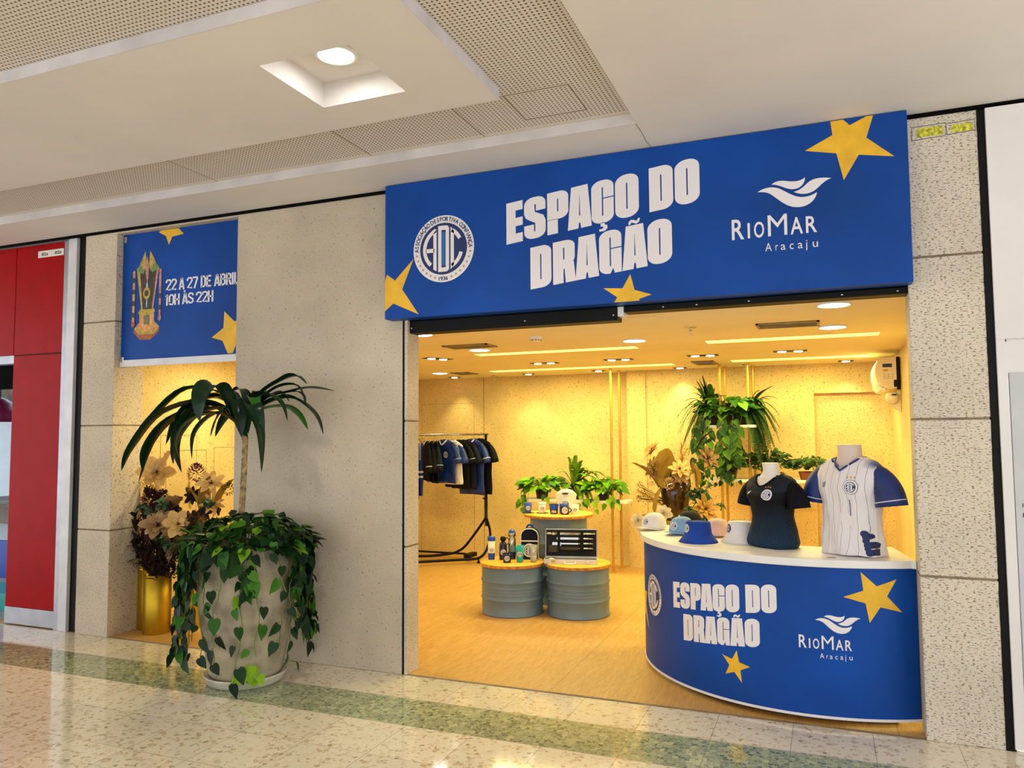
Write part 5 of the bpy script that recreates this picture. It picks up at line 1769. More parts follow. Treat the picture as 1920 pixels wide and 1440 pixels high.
def planter():
    rnd = random.Random(11)
    cx, cy = -1.61, -.455
    t = thing('potted_plant', 'tall concrete pot with cane palm and trailing heart leaf vine by the entrance', 'potted plant', (cx, cy, 0))
    b = MB(); b.lathe([(0, 0), (.232, 0), (.246, .012), (.262, .05), (.266, .058), (.262, .064), (.24, .05), (.0, .04)], 64, cap=False); b.build('saucer', 'saucer', t)
    b = MB(); b.lathe([(0, .05), (.222, .05), (.235, .08), (.268, .25), (.300, .45), (.312, .60), (.306, .76), (.288, .87), (.275, .885), (.262, .88), (.26, .82), (.0, .82)], 64, cap=False); b.build('pot', 'concrete_pot', t)
    b = MB(); b.lathe([(.262, .845), (.15, .87), (0, .875)], 40, cap=False); b.build('soil', 'soil', t)
    pts = [(-.07, .0, .85), (-.065, .0, 1.02), (-.05, 0, 1.2), (-.04, 0, 1.4), (-.035, 0, 1.58), (-.04, 0, 1.66)]
    b = MB()
    rs, pp = [], []
    for i in range(61):
        k = i/60*5
        j = min(4, int(k)); q = k-j
        p = Vector(pts[j]).lerp(Vector(pts[j+1]), q)
        pp.append(p); rs.append((.021-.004*i/60)*(1.0+.10*(i % 2)))
    b.tube(pp, rs, 12); b.build('trunk', 'trunk', t)
    B0 = Vector((-.04, 0, 1.62))
    L = []
    def lf(*p, w=.062, i=.3, tw=0): L.append((p, w, i, tw))
    # (x, y, z) are offsets from the pot axis, z absolute
    lf((-.16, -.02, 1.86), (-.46, -.10, 1.93), (-.76, -.14, 1.71), (-.885, -.15, 1.585), w=.05, i=.3)
    lf((-.24, -.05, 1.79), (-.55, -.12, 1.72), (-.76, -.14, 1.52), (-.80, -.14, 1.36), w=.085, i=.25)
    lf((-.22, -.1, 1.83), (-.48, -.28, 1.76), (-.68, -.34, 1.53), (-.75, -.36, 1.38), w=.085, i=.2)
    lf((-.18, -.05, 1.80), (-.42, -.12, 1.78), (-.68, -.14, 1.60), (-.84, -.14, 1.28), w=.06, i=.4)
    lf((-.09, -.02, 1.86), (-.22, -.06, 1.93), (-.32, -.10, 1.945), w=.07, i=.5)
    lf((-.16, -.06, 1.80), (-.34, -.14, 1.78), (-.50, -.14, 1.58), (-.47, -.12, 1.36), w=.075, i=.3)
    lf((-.10, -.16, 1.75), (-.24, -.28, 1.71), (-.32, -.32, 1.57), (-.28, -.32, 1.44), w=.08, i=.3)
    lf((-.02, -.22, 1.88), (-.03, -.33, 1.93), (-.04, -.40, 1.84), (-.05, -.40, 1.70), w=.115, i=.35)
    lf((.08, -.10, 1.80), (.19, -.20, 1.80), (.25, -.20, 1.60), (.255, -.18, 1.37), w=.085, i=.3)
    lf((-.03, -.12, 1.80), (-.08, -.20, 1.74), (-.13, -.22, 1.60), w=.055, i=.6)
    lf((.08, -.08, 1.83), (.17, -.16, 1.84), (.24, -.18, 1.68), w=.06, i=.9)
    lf((.02, .04, 1.86), (.14, .14, 1.98), (.26, .15, 2.01), (.36, .14, 1.95), w=.075, i=.45)
    lf((.04, .06, 1.84), (.20, .14, 1.90), (.38, .15, 1.925), (.575, .15, 1.90), w=.06, i=.6)
    lf((.06, .04, 1.80), (.24, .12, 1.86), (.42, .14, 1.75), (.495, .14, 1.61), w=.075, i=.35)
    lf((.04, .02, 1.76), (.19, .10, 1.80), (.30, .12, 1.745), (.385, .12, 1.645), w=.075, i=1.0)
    lf((.06, .06, 1.84), (.24, .12, 1.90), (.345, .11, 1.88), (.38, .10, 1.80), w=.035, i=.5)
    lf((-.16, .06, 1.84), (-.36, .12, 1.91), (-.62, .14, 1.86), (-.72, .14, 1.81), w=.05, i=.35)
    lf((-.10, .10, 1.82), (-.26, .20, 1.84), (-.42, .22, 1.72), (-.50, .22, 1.60), w=.075, i=.2)
    lf((-.06, .12, 1.84), (-.10, .22, 1.92), (-.16, .26, 1.86), (-.2, .27, 1.74), w=.07, i=.2)
    lf((-.14, -.02, 1.76), (-.28, -.06, 1.74), (-.40, -.08, 1.62), (-.42, -.08, 1.45), w=.06, i=.25)
    lf((-.18, 0, 1.78), (-.40, -.02, 1.82), (-.58, -.04, 1.74), (-.70, -.04, 1.55), w=.07, i=.3)
    lf((.02, .10, 1.84), (.08, .20, 1.90), (.14, .24, 1.84), w=.06, i=.3)
    lf((-.12, -.03, 1.84), (-.30, -.10, 1.86), (-.44, -.16, 1.76), (-.47, -.18, 1.62), w=.075, i=.15)
    lf((-.20, .02, 1.83), (-.44, .04, 1.86), (-.62, .03, 1.72), (-.66, .02, 1.55), w=.065, i=.3)
    lf((.05, -.03, 1.84), (.17, -.05, 1.88), (.30, -.06, 1.82), (.36, -.06, 1.70), w=.06, i=.5)
    lf((.03, .04, 1.82), (.12, .12, 1.93), (.24, .17, 1.95), (.31, .17, 1.88), w=.06, i=.4)
    lf((-.06, .05, 1.82), (-.16, .10, 1.93), (-.27, .12, 1.92), w=.05, i=.35)
    lf((.0, -.06, 1.80), (.05, -.14, 1.86), (.10, -.19, 1.76), (.11, -.20, 1.60), w=.07, i=.2)
    lf((-.12, -.08, 1.78), (-.28, -.18, 1.74), (-.40, -.24, 1.56), (-.41, -.25, 1.42), w=.08, i=.15)
    for j, (p, w_, i_, tw) in enumerate(L):
        b = MB()
        q0 = B0+Vector((0, 0, rnd.uniform(-.04, .05)))
        strap(b, (q0,)+p, w_*1.45, max(.01, i_+rnd.uniform(-.1, .1)), twist=rnd.uniform(-.35, .35))
        b.build('leaf', 'draca', t)
    b = MB(); b.tube([(-.04, 0, 1.58), (-.04, 0, 1.66), (-.035, 0, 1.74)], [.02, .026, .012], 10); b.build('crown_base', 'trunk', t)
    # trailing vine
    fol, stem = MB(), MB()
    def vine(a, L_, size, wob, den=.062, bright=.0, r0=.27):
        a = R(a)
        pts = []
        z = .885
        r = r0
        s_ = 0
        zz = .90
        ang = a
        while s_ < L_:
            if s_ < .10:
                r += .022; zz += .004
            else:
                r += rnd.uniform(-.006, .0095); zz -= .027
                prof = .33 if zz > .4 else .33-(.4-zz)*.12
                r = max(r, prof)
            ang += rnd.uniform(-wob, wob)*.09
            x, y = r*math.cos(ang), r*math.sin(ang)
            y = min(y, -cy-.03)
            if zz < .03: break
            pts.append(Vector((x, y, zz)))
            s_ += .028
        if len(pts) < 3: return
        stem.tube(pts, .003, 5)
        acc = 0
        for i in range(1, len(pts)):
            acc += (pts[i]-pts[i-1]).length
            if acc > den*rnd.uniform(.7, 1.3):
                acc = 0
                p = pts[i]
                out = Vector((p.x, p.y, 0)).normalized()
                tan = Vector((-out.y, out.x, 0))
                sg = rnd.choice((-1, 1))
                q = p+out*rnd.uniform(.01, .035)+tan*sg*rnd.uniform(.01, .05)
                if q.y > -cy-.02: q.y = -cy-.02
                d = Vector((0, 0, -1))+tan*sg*rnd.uniform(-.3, 1.0)+out*rnd.uniform(-.2, .7)
                n_ = out+tan*rnd.uniform(-1.1, 1.1)+Vector((0, 0, rnd.uniform(-.2, .7)))
                stem.tube([p, (p+q)/2+Vector((0, 0, .012)), q], .0016, 4)
                heart(fol, q, d, n_, size*rnd.uniform(.65, 1.15), (rnd.random()**2.0)*.75+bright)
    for k in range(20): vine(222+rnd.uniform(-34, 26), rnd.uniform(.25, 1.0), .092, .7)
    for k in range(20): vine(26+rnd.uniform(-30, 34), rnd.uniform(.25, .92), .09, .7)
    for k in range(3): vine(-49+rnd.uniform(-34, 34), rnd.uniform(.25, .4), .09, .5, bright=.12)
    vine(-60, .98, .088, .25, .10); vine(-44, .8, .085, .25, .11, .1); vine(-78, .9, .085, .3, .09); vine(-22, .75, .09, .3, .08, .1); vine(-96, .85, .09, .3, .08)
    for k in range(9): vine(-49+rnd.uniform(-60, 60), rnd.uniform(.12, .28), .085, .6, .05, .1)
    # mound on top
    for k in range(380):
        a = rnd.uniform(0, 2*PI)
        rr_ = .44*math.sqrt(rnd.random())
        z = .84+.23*math.sqrt(max(0, 1-(rr_/.46)**2))*rnd.uniform(.45, 1.1)
        x, y = rr_*math.cos(a), rr_*math.sin(a)
        if y > -cy-.06: y = -cy-.06-rnd.random()*.05
        out = Vector((x, y, .0001)).normalized()
        d = out*rnd.uniform(.2, 1)+Vector((rnd.uniform(-.6, .6), rnd.uniform(-.6, .6), rnd.uniform(-.8, .35)))
        heart(fol, Vector((x, y, z)), d, Vector((out.x*.5, out.y*.5, 1)), .088*rnd.uniform(.6, 1.15), (rnd.random()**1.8)*.9)
        if k % 3 == 0: stem.tube([(x*.6, y*.6, .87), (x*.85, y*.85, z-.01), (x, y, z)], .0018, 4)
    for k in range(12):
        p = Vector((.20, -.20, .13))+Vector((rnd.uniform(-.07, .07), rnd.uniform(-.05, .03), rnd.uniform(-.05, .05)))
        heart(fol, p, Vector((rnd.uniform(-.6, .6), -.2, -1)), Vector((.6, -.8, .3)), .07, .95)
    stem.cur = 0
    fol.build('trailing_foliage', 'philo', t); stem.build('vine_stems', 'vine', t)
planter()

def magnolia(mb, pos, d, size, idv, layers=((6, .95, .55), (5, .7, .95)), rnd=random, wid=.62):
    d, s_, u_ = frame(d)
    for li, (n, ln, lift) in enumerate(layers):
        for k in range(n):
            a = 2*PI*(k+.5*li)/n+rnd.uniform(-.15, .15)
            o = (s_*math.cos(a)+u_*math.sin(a))
            t_ = (-s_*math.sin(a)+u_*math.cos(a))
            L_ = size*ln*rnd.uniform(.85, 1.1)
            v, f = [], []
            prof = ((0, .10, 0), (.3, .75, .22*lift), (.62, 1, .42*lift), (.88, .55, .48*lift+.02), (1.0, .05, .46*lift))
            for y, ww, zz in prof:
                c = pos+o*(L_*y*(1-.25*lift))+d*(L_*zz)
                hw = L_*wid*ww*.5
                v += [c-t_*hw+d*hw*.35, c, c+t_*hw+d*hw*.35]
            for i in range(4):
                b0 = i*3
                f += [(b0, b0+1, b0+4, b0+3), (b0+1, b0+2, b0+5, b0+4)]
            mb.cur = max(.01, min(1, idv+rnd.uniform(-.2, .2)))
            mb.add(v, f, True)
    for k in range(10):
        o = (s_*rnd.uniform(-1, 1)+u_*rnd.uniform(-1, 1))*size*.12
        mb.cur = .02
        mb.tube([pos, pos+o+d*size*.22], size*.02, 4)

def cone_flower(mb, pos, size, idv, rnd=random, n=46, el=1.1):
    for k in range(n):
        z = 1-2*(k+.5)/n
        a = k*2.39996
        r = math.sqrt(1-z*z)
        o = Vector((r*math.cos(a), r*math.sin(a), z*el))
        p = pos+o*size*.55
        d = (o+Vector((0, 0, .5))).normalized()
        dd, s_, u_ = frame(d)
        L_ = size*.42
        v = [p-s_*L_*.22, p+dd*L_*.7-s_*L_*.26+u_*L_*.1, p+dd*L_, p+dd*L_*.7+s_*L_*.26+u_*L_*.1, p+s_*L_*.22, p+dd*L_*.5-u_*L_*.05]
        mb.cur = max(.01, min(1, idv+rnd.uniform(-.25, .25)))
        mb.add(v, [(0, 5, 1), (1, 5, 2), (2, 5, 3), (3, 5, 4)], True)

def broad(mb, pos, tip, w_, idv, rnd=random, wavy=.10):
    pos, tip = Vector(pos), Vector(tip)
    ax = tip-pos
    L_ = ax.length
    d, s_, u_ = frame(ax)
    s_ = (s_+u_*rnd.uniform(-.4, .4)).normalized()
    u_ = s_.cross(d)
    n = 10
    v, f = [], []
    for i in range(n+1):
        k = i/n
        hw = w_*.5*math.sin(PI*min(1, k*.92+.06))**.7*(1+wavy*math.sin(k*23))
        c = pos+ax*k+u_*(L_*.10*math.sin(PI*k))
        v += [c-s_*hw+u_*(hw*.4+.02*L_*math.sin(k*31)), c-s_*hw*.5+u_*hw*.08, c, c+s_*hw*.5+u_*hw*.08, c+s_*hw+u_*(hw*.4+.02*L_*math.cos(k*27))]
    for i in range(n):
        for j in range(4):
            a = i*5+j
            f.append((a, a+1, a+6, a+5))
    mb.cur = max(.01, idv)
    mb.add(v, f, True)

def plume(mb, pos, tip, w_, rnd, n=150):
    pos, tip = Vector(pos), Vector(tip)
    d, s_, u_ = frame(tip-pos)
    L_ = (tip-pos).length
    for k in range(n):
        q = rnd.random()
        a = rnd.uniform(0, 2*PI)
        p = pos+(tip-pos)*q
        o = (s_*math.cos(a)+u_*math.sin(a))
        e = p+o*w_*.5*math.sin(PI*min(1, q*.8+.2))*rnd.uniform(.4, 1)+d*L_*.16+Vector((0, 0, -.02))
        sd = d.cross(o).normalized()*.0028
        mb.cur = rnd.uniform(.1, 1)
        mb.add([p-sd, p+sd, e], [(0, 1, 2)])

def sprig(fol, stem, p0, p1, rnd, n=9, size=.035, idr=(0, 1), rnd_leaf=True, bend=.06):
    p0, p1 = Vector(p0), Vector(p1)
    mid = (p0+p1)/2+Vector((rnd.uniform(-bend, bend), rnd.uniform(-bend, bend), bend))
    pts = [p0*(1-k)**2+mid*2*k*(1-k)+p1*k*k for k in [i/8 for i in range(9)]]
    stem.tube(pts, .0022, 4)
    for i in range(n):
        k = .25+.75*i/max(1, n-1)
        p = p0*(1-k)**2+mid*2*k*(1-k)+p1*k*k
        d, s_, u_ = frame(p1-p0)
        a = i*2.4
        o = s_*math.cos(a)+u_*math.sin(a)
        heart(fol, p, o+d*.3, d*.6+Vector((rnd.uniform(-1, 1), rnd.uniform(-1, 1), .6)), size*rnd.uniform(.7, 1.2), rnd.uniform(*idr))

def niche_bouquets():
    rnd = random.Random(5)
    vs_ = ((-3.352, .372, .10, .49, 'tall brushed gold cylinder vase standing behind the front vase, half hidden at left'),
           (-3.163, .272, .107, .475, 'brushed gold cylinder vase at the front of the side window'),
           (-3.03, .50, .107, .48, 'brushed gold cylinder vase half hidden behind the concrete pot'))
    objs = []
    for (x, y, r, h, l) in vs_:
        t = thing('flower_vase', l, 'vase', (x, y, 0), 0, 'gold vases in the side window')
        b = MB(); b.lathe([(0, 0), (r-.003, 0), (r, .003), (r, h-.002), (r-.004, h), (r-.008, h-.003), (r-.008, .05), (0, .05)], 48, cap=False); b.build('vase', 'brass', t)
        objs.append(t)
    def part(i, nm, mb, mat):
        x, y = vs_[i][0], vs_[i][1]
        mb.v = [(a-x, b_-y, c) for a, b_, c in mb.v]
        q = mb.build(nm, mat, objs[i])
        if nm == 'dark_seed_heads': q['kind'] = 'stuff'
    V = Vector
    CAMD = V((.70, -.70, .25))
    # front vase
    def fl(i, kind, pos, size, idv, d=None, mat='dry_gold', **k):
        b = MB()
        if kind == 'm': magnolia(b, V(pos), V(d or CAMD), size, idv, rnd=rnd, **k)
        else: cone_flower(b, V(pos), size, idv, rnd, **k)
        part(i, 'dried_bloom' if kind == 'm' else 'dried_cone', b, mat)
    fl(1, 'm', (-3.13, .20, 1.30), .165, .75, (.6, -.8, .5), layers=((6, 1, .35), (4, .7, .8)))
    fl(0, 'c', (-3.34, .34, 1.20), .085, .7, mat='dry_tan')
    fl(0, 'm', (-3.36, .33, 1.07), .11, .9, (-.3, -1, .4), mat='dry_tan', layers=((7, 1, .3), (6, .7, .6)), wid=.3)
    fl(1, 'c', (-3.20, .22, 1.10), .085, .15, mat='burgundy', n=60)
    fl(1, 'c', (-3.10, .24, 1.11), .07, .05, mat='burgundy')
    fl(1, 'm', (-3.05, .17, .88), .165, .55, (.5, -.9, .75), layers=((8, 1, .55), (6, .8, 1.0)), wid=.5, mat='dry_tan')
    fl(1, 'm', (-2.88, .20, .90), .13, .95, (.6, -.8, .3), layers=((6, 1, .3), (4, .6, .9)))
    fl(2, 'c', (-2.80, .30, 1.31), .085, .75, mat='burgundy', n=70)
    fl(2, 'm', (-2.66, .32, 1.22), .14, .9, (.5, -.8, .6), layers=((7, 1, .3), (5, .7, .7)), wid=.45, mat='dry_gold')
    fl(2, 'm', (-2.62, .30, 1.06), .12, .85, (.5, -.8, .3), layers=((7, 1, .3), (5, .7, .7)), wid=.28)
    fl(2, 'c', (-2.50, .34, 1.18), .06, .3, mat='dry_dark')
    fl(1, 'm', (-3.18, .20, .80), .09, .6, (-.2, -1, .2), layers=((9, 1, .3), (6, .7, .6)), wid=.25, mat='burgundy')
    for q in range(9):
        fl(1, 'm', (rnd.uniform(-3.35, -3.0), rnd.uniform(.2, .34), rnd.uniform(.68, 1.15)), rnd.uniform(.06, .1), rnd.random(), (rnd.uniform(-.3, .8), -1, rnd.uniform(-.2, .6)), mat=rnd.choice(('dry_dark', 'dry_tan', 'burgundy')), layers=((8, 1, .3), (6, .7, .7)), wid=.4)
    for q in range(9):
        fl(2, 'm', (rnd.uniform(-2.95, -2.5), rnd.uniform(.26, .4), rnd.uniform(.7, 1.2)), rnd.uniform(.07, .12), rnd.random(), (rnd.uniform(-.3, .8), -1, rnd.uniform(-.2, .6)), mat=rnd.choice(('dry_dark', 'dry_tan', 'dry_gold')), layers=((8, 1, .3), (6, .7, .7)), wid=.4)
    # broad dried leaves
    for i, items in ((1, [((-3.14, .26, 1.15), (-3.02, .26, 1.50), .16, .8), ((-3.05, .24, .98), (-2.86, .20, 1.12), .13, .15), ((-3.02, .24, .60), (-2.98, .16, .86), .09, .6)]),
                     (0, [((-3.28, .36, .95), (-3.40, .34, 1.25), .10, .4), ((-3.30, .36, .75), (-3.38, .32, .98), .12, .3)]),
                     (2, [((-2.72, .34, .95), (-2.66, .30, 1.28), .12, .1), ((-2.62, .34, 1.0), (-2.46, .36, 1.26), .10, .2), ((-2.95, .3, .6), (-2.94, .22, .8), .10, .9), ((-2.80, .34, .9), (-2.86, .26, 1.2), .14, .3)])):
        b = MB()
        for p, q, w_, idv in items: broad(b, p, q, w_, idv, rnd)
        part(i, 'broad_leaves', b, 'dry_leaf' if i != 1 else 'dry_tan')
    # plumes
    b = MB(); plume(b, (-2.86, .34, 1.00), (-2.62, .22, .92), .16, rnd, 260); plume(b, (-2.84, .30, .95), (-2.70, .18, .84), .12, rnd, 180); plume(b, (-2.9, .34, 1.0), (-2.86, .28, 1.3), .14, rnd, 160)
    part(2, 'pampas_plumes', b, 'pampas')
    # dark seed heads and wiry foliage
    for i, (c, n) in ((0, ((-3.33, .33, .72), 70)), (1, ((-3.12, .27, .72), 120)), (2, ((-2.82, .34, .70), 130))):
        b = MB(); st = MB()
        vx, vy, vr, vh, _ = vs_[i]
        for k in range(n):
            a = rnd.uniform(0, 2*PI); e = rnd.uniform(.05, 1.0)
            rad = .22*math.sqrt(rnd.random())
            end = V((c[0]+rad*math.cos(a)*1.15, min(max(c[1]+rad*math.sin(a)*.7, .12), .7), .50+e*.62*rnd.uniform(.3, 1)))
            end.x = max(end.x, XL+.04)
            s0 = V((vx+rnd.uniform(-.05, .05), vy+rnd.uniform(-.05, .05), vh-.04))
            st.tube([s0, (s0+end)/2+V((0, 0, .03)), end], .002, 4)
            if rnd.random() < .6:
                cone_flower(b, end, rnd.uniform(.02, .042), rnd.random()*.6, rnd, n=18)
            else:
                for q in range(5): broad(b, end+V((0, 0, -.02*q)), end+V((rnd.uniform(-.08, .08), rnd.uniform(-.07, .03), rnd.uniform(-.06, .07))), .034, rnd.random()*.5, rnd)
        st.cur = .01
        part(i, 'dark_seed_heads', b, 'dry_dark'); part(i, 'stems', st, 'dry_dark')
    b = MB(); st = MB()
    for p0, p1 in (((-3.33, .33, .66), (-3.50+.04, .16, .62)), ((-3.33, .33, .66), (-3.44, .10, .70)), ((-3.33, .33, .7), (-3.43, .2, .82)), ((-3.3, .33, .6), (-3.42, .16, .56))):
        p0, p1 = V(p0), V(p1)
        st.tube([p0, (p0+p1)/2+V((0, 0, .02)), p1], .002, 4)
        for k in range(7):
            q = p0.lerp(p1, .4+.6*k/6)
            cone_flower(b, q, .022, .4, rnd, n=12)
    part(0, 'trailing_seed_heads', b, 'dry_dark'); 
    for p in ((-3.02, .20, 1.00), (-3.0, .2, .68), (-2.62, .28, 1.0), (-3.16, .18, .96)):
        b = MB()
        for q in range(3):
            sprig(b, st, p, V(p)+V((rnd.uniform(-.08, .08), -.06, rnd.uniform(.02, .12))), rnd, 8, .042)
        part(1, 'eucalyptus_sprig', b, 'eucalyptus')
    x0, y0 = vs_[0][0], vs_[0][1]
    st.v = [(a-x0, b_-y0, c) for a, b_, c in st.v]
    st.build('sprig_stems', 'dry_dark', objs[0])
niche_bouquets()

def shop_bouquet():
    rnd = random.Random(8)
    bx, by = .62, 2.95
    V = Vector
    t = thing('flower_arrangement', 'large dried flower arrangement in a smoked glass vase behind the counter', 'flower arrangement', (bx, by, 0))
    # slim stand carrying the vase
    s_ = MB(); s_.lathe([(.12, 0), (.12, .02), (.10, .03)], 32); s_.lathe([(.015, .03), (.015, .74)], 16); s_.lathe([(.13, .74), (.13, .77)], 32); s_.build('stand', 'gold_pole', t)
    s_ = MB(); s_.lathe([(0, .77), (.10, .77), (.115, .79), (.135, 1.0), (.15, 1.16), (.146, 1.16), (.13, 1.0), (.108, .80), (0, .79)], 40, cap=False); s_.build('vase', 'dark_glass', t)
    def part(nm, mb, mat):
        mb.v = [(a-bx, b_-by, c) for a, b_, c in mb.v]
        mb.build(nm, mat, t)
    CD = V((.2, -1, .2))
    for (p, sz, idv, mat, d) in (((.42, 2.9, 1.43), .14, .6, 'dry_gold', (-.8, -.6, .7)), ((.93, 2.95, 1.36), .15, .3, 'dry_tan', (.7, -.7, .4)), ((.44, 2.85, 1.27), .13, .2, 'dry_tan', (-.7, -.7, .2)),
                             ((.70, 2.78, 1.26), .12, .95, 'dry_gold', (.1, -1, .7)), ((.70, 2.80, 1.20), .10, .5, 'dry_tan', (.1, -1, -.1)), ((.93, 2.72, .90), .15, .5, 'dry_gold', (.5, -.8, .4))):
        b = MB(); magnolia(b, V(p), V(d), sz, idv, layers=((8, 1, .35), (7, .75, .8), (5, .5, 1.2)), rnd=rnd, wid=.36); part('dried_bloom', b, mat)
    b = MB(); cone_flower(b, V((.60, 2.76, 1.13)), .065, .9, rnd, 60); part('dried_cone', b, 'dry_tan')
    b = MB(); cone_flower(b, V((.42, 2.82, 1.10)), .05, .8, rnd, 50); part('dried_cone', b, 'dry_tan')
    b = MB()
    for p, q, w_, i_ in (((.56, 2.82, 1.08), (.58, 2.78, 1.46), .25, .6), ((.48, 2.84, 1.08), (.22, 2.84, 1.32), .16, .2), ((.50, 2.84, 1.16), (.60, 2.84, 1.38), .12, .8),
                         ((.52, 2.84, 1.10), (.46, 2.80, .78), .08, .6), ((.84, 2.85, 1.10), (.80, 2.85, 1.32), .14, .5)):
        broad(b, p, q, w_, i_, rnd)
    part('broad_leaves', b, 'dry_leaf')
    b = MB(); broad(b, (.82, 3.0, 1.42), (.99, 3.02, 1.63), .055, .1, rnd); part('dark_pod', b, 'dry_dark')
    b = MB(); plume(b, (.70, 2.9, 1.15), (.70, 2.88, 1.50), .16, rnd, 240); plume(b, (.80, 2.9, 1.35), (.86, 2.85, 1.02), .14, rnd, 200); plume(b, (.66, 2.9, 1.3), (.76, 2.86, 1.46), .12, rnd, 140)
    part('pampas_plumes', b, 'pampas')
    b = MB(); plume(b, (.52, 2.85, .92), (.28, 2.84, 1.06), .15, rnd, 220); plume(b, (.50, 2.85, .86), (.26, 2.84, .80), .14, rnd, 160); part('brown_plumes', b, 'pampas')
    b = MB(); st = MB()
    for k in range(80):
        a = rnd.uniform(0, 2*PI); rad = .14*math.sqrt(rnd.random())
        e = V((.62+rad*math.cos(a)*1.15, 2.93+rad*math.sin(a), rnd.uniform(.92, 1.24)))
        st.tube([(.62+rad*.5*math.cos(a), 2.95+rad*.5*math.sin(a), .84), tuple(e)], .0035, 4)
        cone_flower(b, e, rnd.uniform(.018, .034), rnd.random()*.6, rnd, n=14)
    st.cur = .1
    for k in range(12):
        e = V((.36+rnd.uniform(-.08, .08), 2.85, 1.02+rnd.uniform(-.08, .1)))
        cone_flower(b, e, .035, .4, rnd, n=16); st.tube([(.55, 2.9, .95), tuple(e)], .002, 4)
    part('dark_seed_heads', b, 'dry_dark'); part('stems', st, 'dry_dark')
    b = MB(); st = MB()
    for (p0, p1) in (((.75, 2.85, .90), (1.00, 2.8, 1.12)), ((.75, 2.85, .92), (.93, 2.8, 1.06)), ((.75, 2.85, .88), (1.10, 2.8, .92)), ((.75, 2.85, .86), (1.02, 2.75, .74)), ((.75, 2.85, .95), (.86, 2.8, 1.06)), ((.8, 2.82, .9), (.98, 2.8, 1.0)), ((.74, 2.85, .9), (.80, 2.76, .80)), ((.8, 2.85, .9), (.92, 2.76, .98)), ((.75, 2.85, .85), (.9, 2.75, .8))):
        sprig(b, st, p0, p1, rnd, 14, .05, (0, .8))
    part('eucalyptus_sprigs', b, 'eucalyptus'); part('sprig_stems', st, 'dry_dark')
    # low vase of cream fabric roses at the counter's left end
    rx, ry = 1.0, 1.72
    t2 = thing('rose_vase', 'cream fabric roses peeking over the left end of the counter', 'flowers', (rx, ry, 0))
    M['rose'] = leafmat('cream_rose_petal', [(0, (206, 176, 120)), (1, (250, 238, 200))], .7, .25)
    s_ = MB(); s_.lathe([(0, 0), (.09, 0), (.10, .01), (.10, .66), (.095, .66), (.09, .02), (0, .02)], 32, cap=False); s_.build('vase', 'brass', t2)
    for (x, y, z, sz) in ((.775, 1.58, .965, .085), (.565, 1.6, .90, .08), (.57, 1.66, .84, .07)):
        b = MB(); magnolia(b, V((x-rx, y-ry, z)), V((.1, -1, .35)), sz, .85, layers=((7, 1, .5), (6, .8, 1.1), (5, .55, 1.7), (4, .35, 2.2)), rnd=rnd, wid=.62); b.build('rose', 'rose', t2)
        b = MB(); b.tube([(0, 0, .6), ((x-rx)*.5, (y-ry)*.5, .88), (x-rx, y-ry, z)], .003, 5); b.build('stem', 'vine', t2)
shop_bouquet()

# ---- shelf units on gold poles
def shelf_unit(label, poles, shelves):
    t = thing('shelf_unit', label, 'shelf', (0, 0, 0))
    for (x, y) in poles:
        b = MB(); b.lathe([(.015, 0), (.015, SH)], 16, cx=x, cy=y); b.lathe([(.028, 0), (.028, .006), (.015, .008)], 16, cx=x, cy=y, cap=False); b.build('pole', 'gold_pole', t)
    for (x0, x1, y0, y1, z) in shelves:
        pl = rr(x0, x1, y0, y1, .05, .05, n=6)
        b = MB(); b.prism(pl, z, z+.03); b.build('shelf_board', 'counter_top', t, .003)
shelf_unit('low white shelf held by a pair of gold poles behind the barrels', [(-.335, 4.2), (-.31, 4.5)], [(-1.45, -.14, 4.12, 4.44, .80)])
shelf_unit('tall unit of four gold poles with two white plant shelves at right', [(.91, 4.2), (.93, 4.5), (1.21, 4.2), (1.24, 4.5)], [(.73, 1.30, 4.1, 4.5, 1.66), (.76, 1.97, 4.1, 4.5, 1.07)])

def frond(mb, base, tip, sag, w_, rnd, idv, n=42):
    base, tip = Vector(base), Vector(tip)
    mid = (base+tip)/2+Vector((0, 0, sag))
    P = lambda k: base*(1-k)**2+mid*2*k*(1-k)+tip*k*k
    for i in range(n):
        k = .08+.92*i/n
        p = P(k)
        d = (P(min(1, k+.03))-P(k-.03)).normalized()
        s_ = d.cross(Vector((0, 0, 1)))
        if s_.length < .1: s_ = d.cross(Vector((0, -1, .2)))
        s_.normalize()
        L_ = w_*.5*(math.sin(PI*min(1, .12+k*.86))**.6)
        for sg in (1, -1):
            e = p+s_*sg*L_+d*L_*.45+Vector((0, 0, -L_*.15))
            h = d*(w_*.050)
            mb.cur = max(.01, min(1, idv+rnd.uniform(-.2, .2)))
            mb.add([p-h, p+h, (p+e)/2+h*1.2, e, (p+e)/2-h*1.1], [(0, 1, 2, 3, 4)])
    mb.cur = .02
    mb.tube([P(k/8) for k in range(9)], .0022, 4)

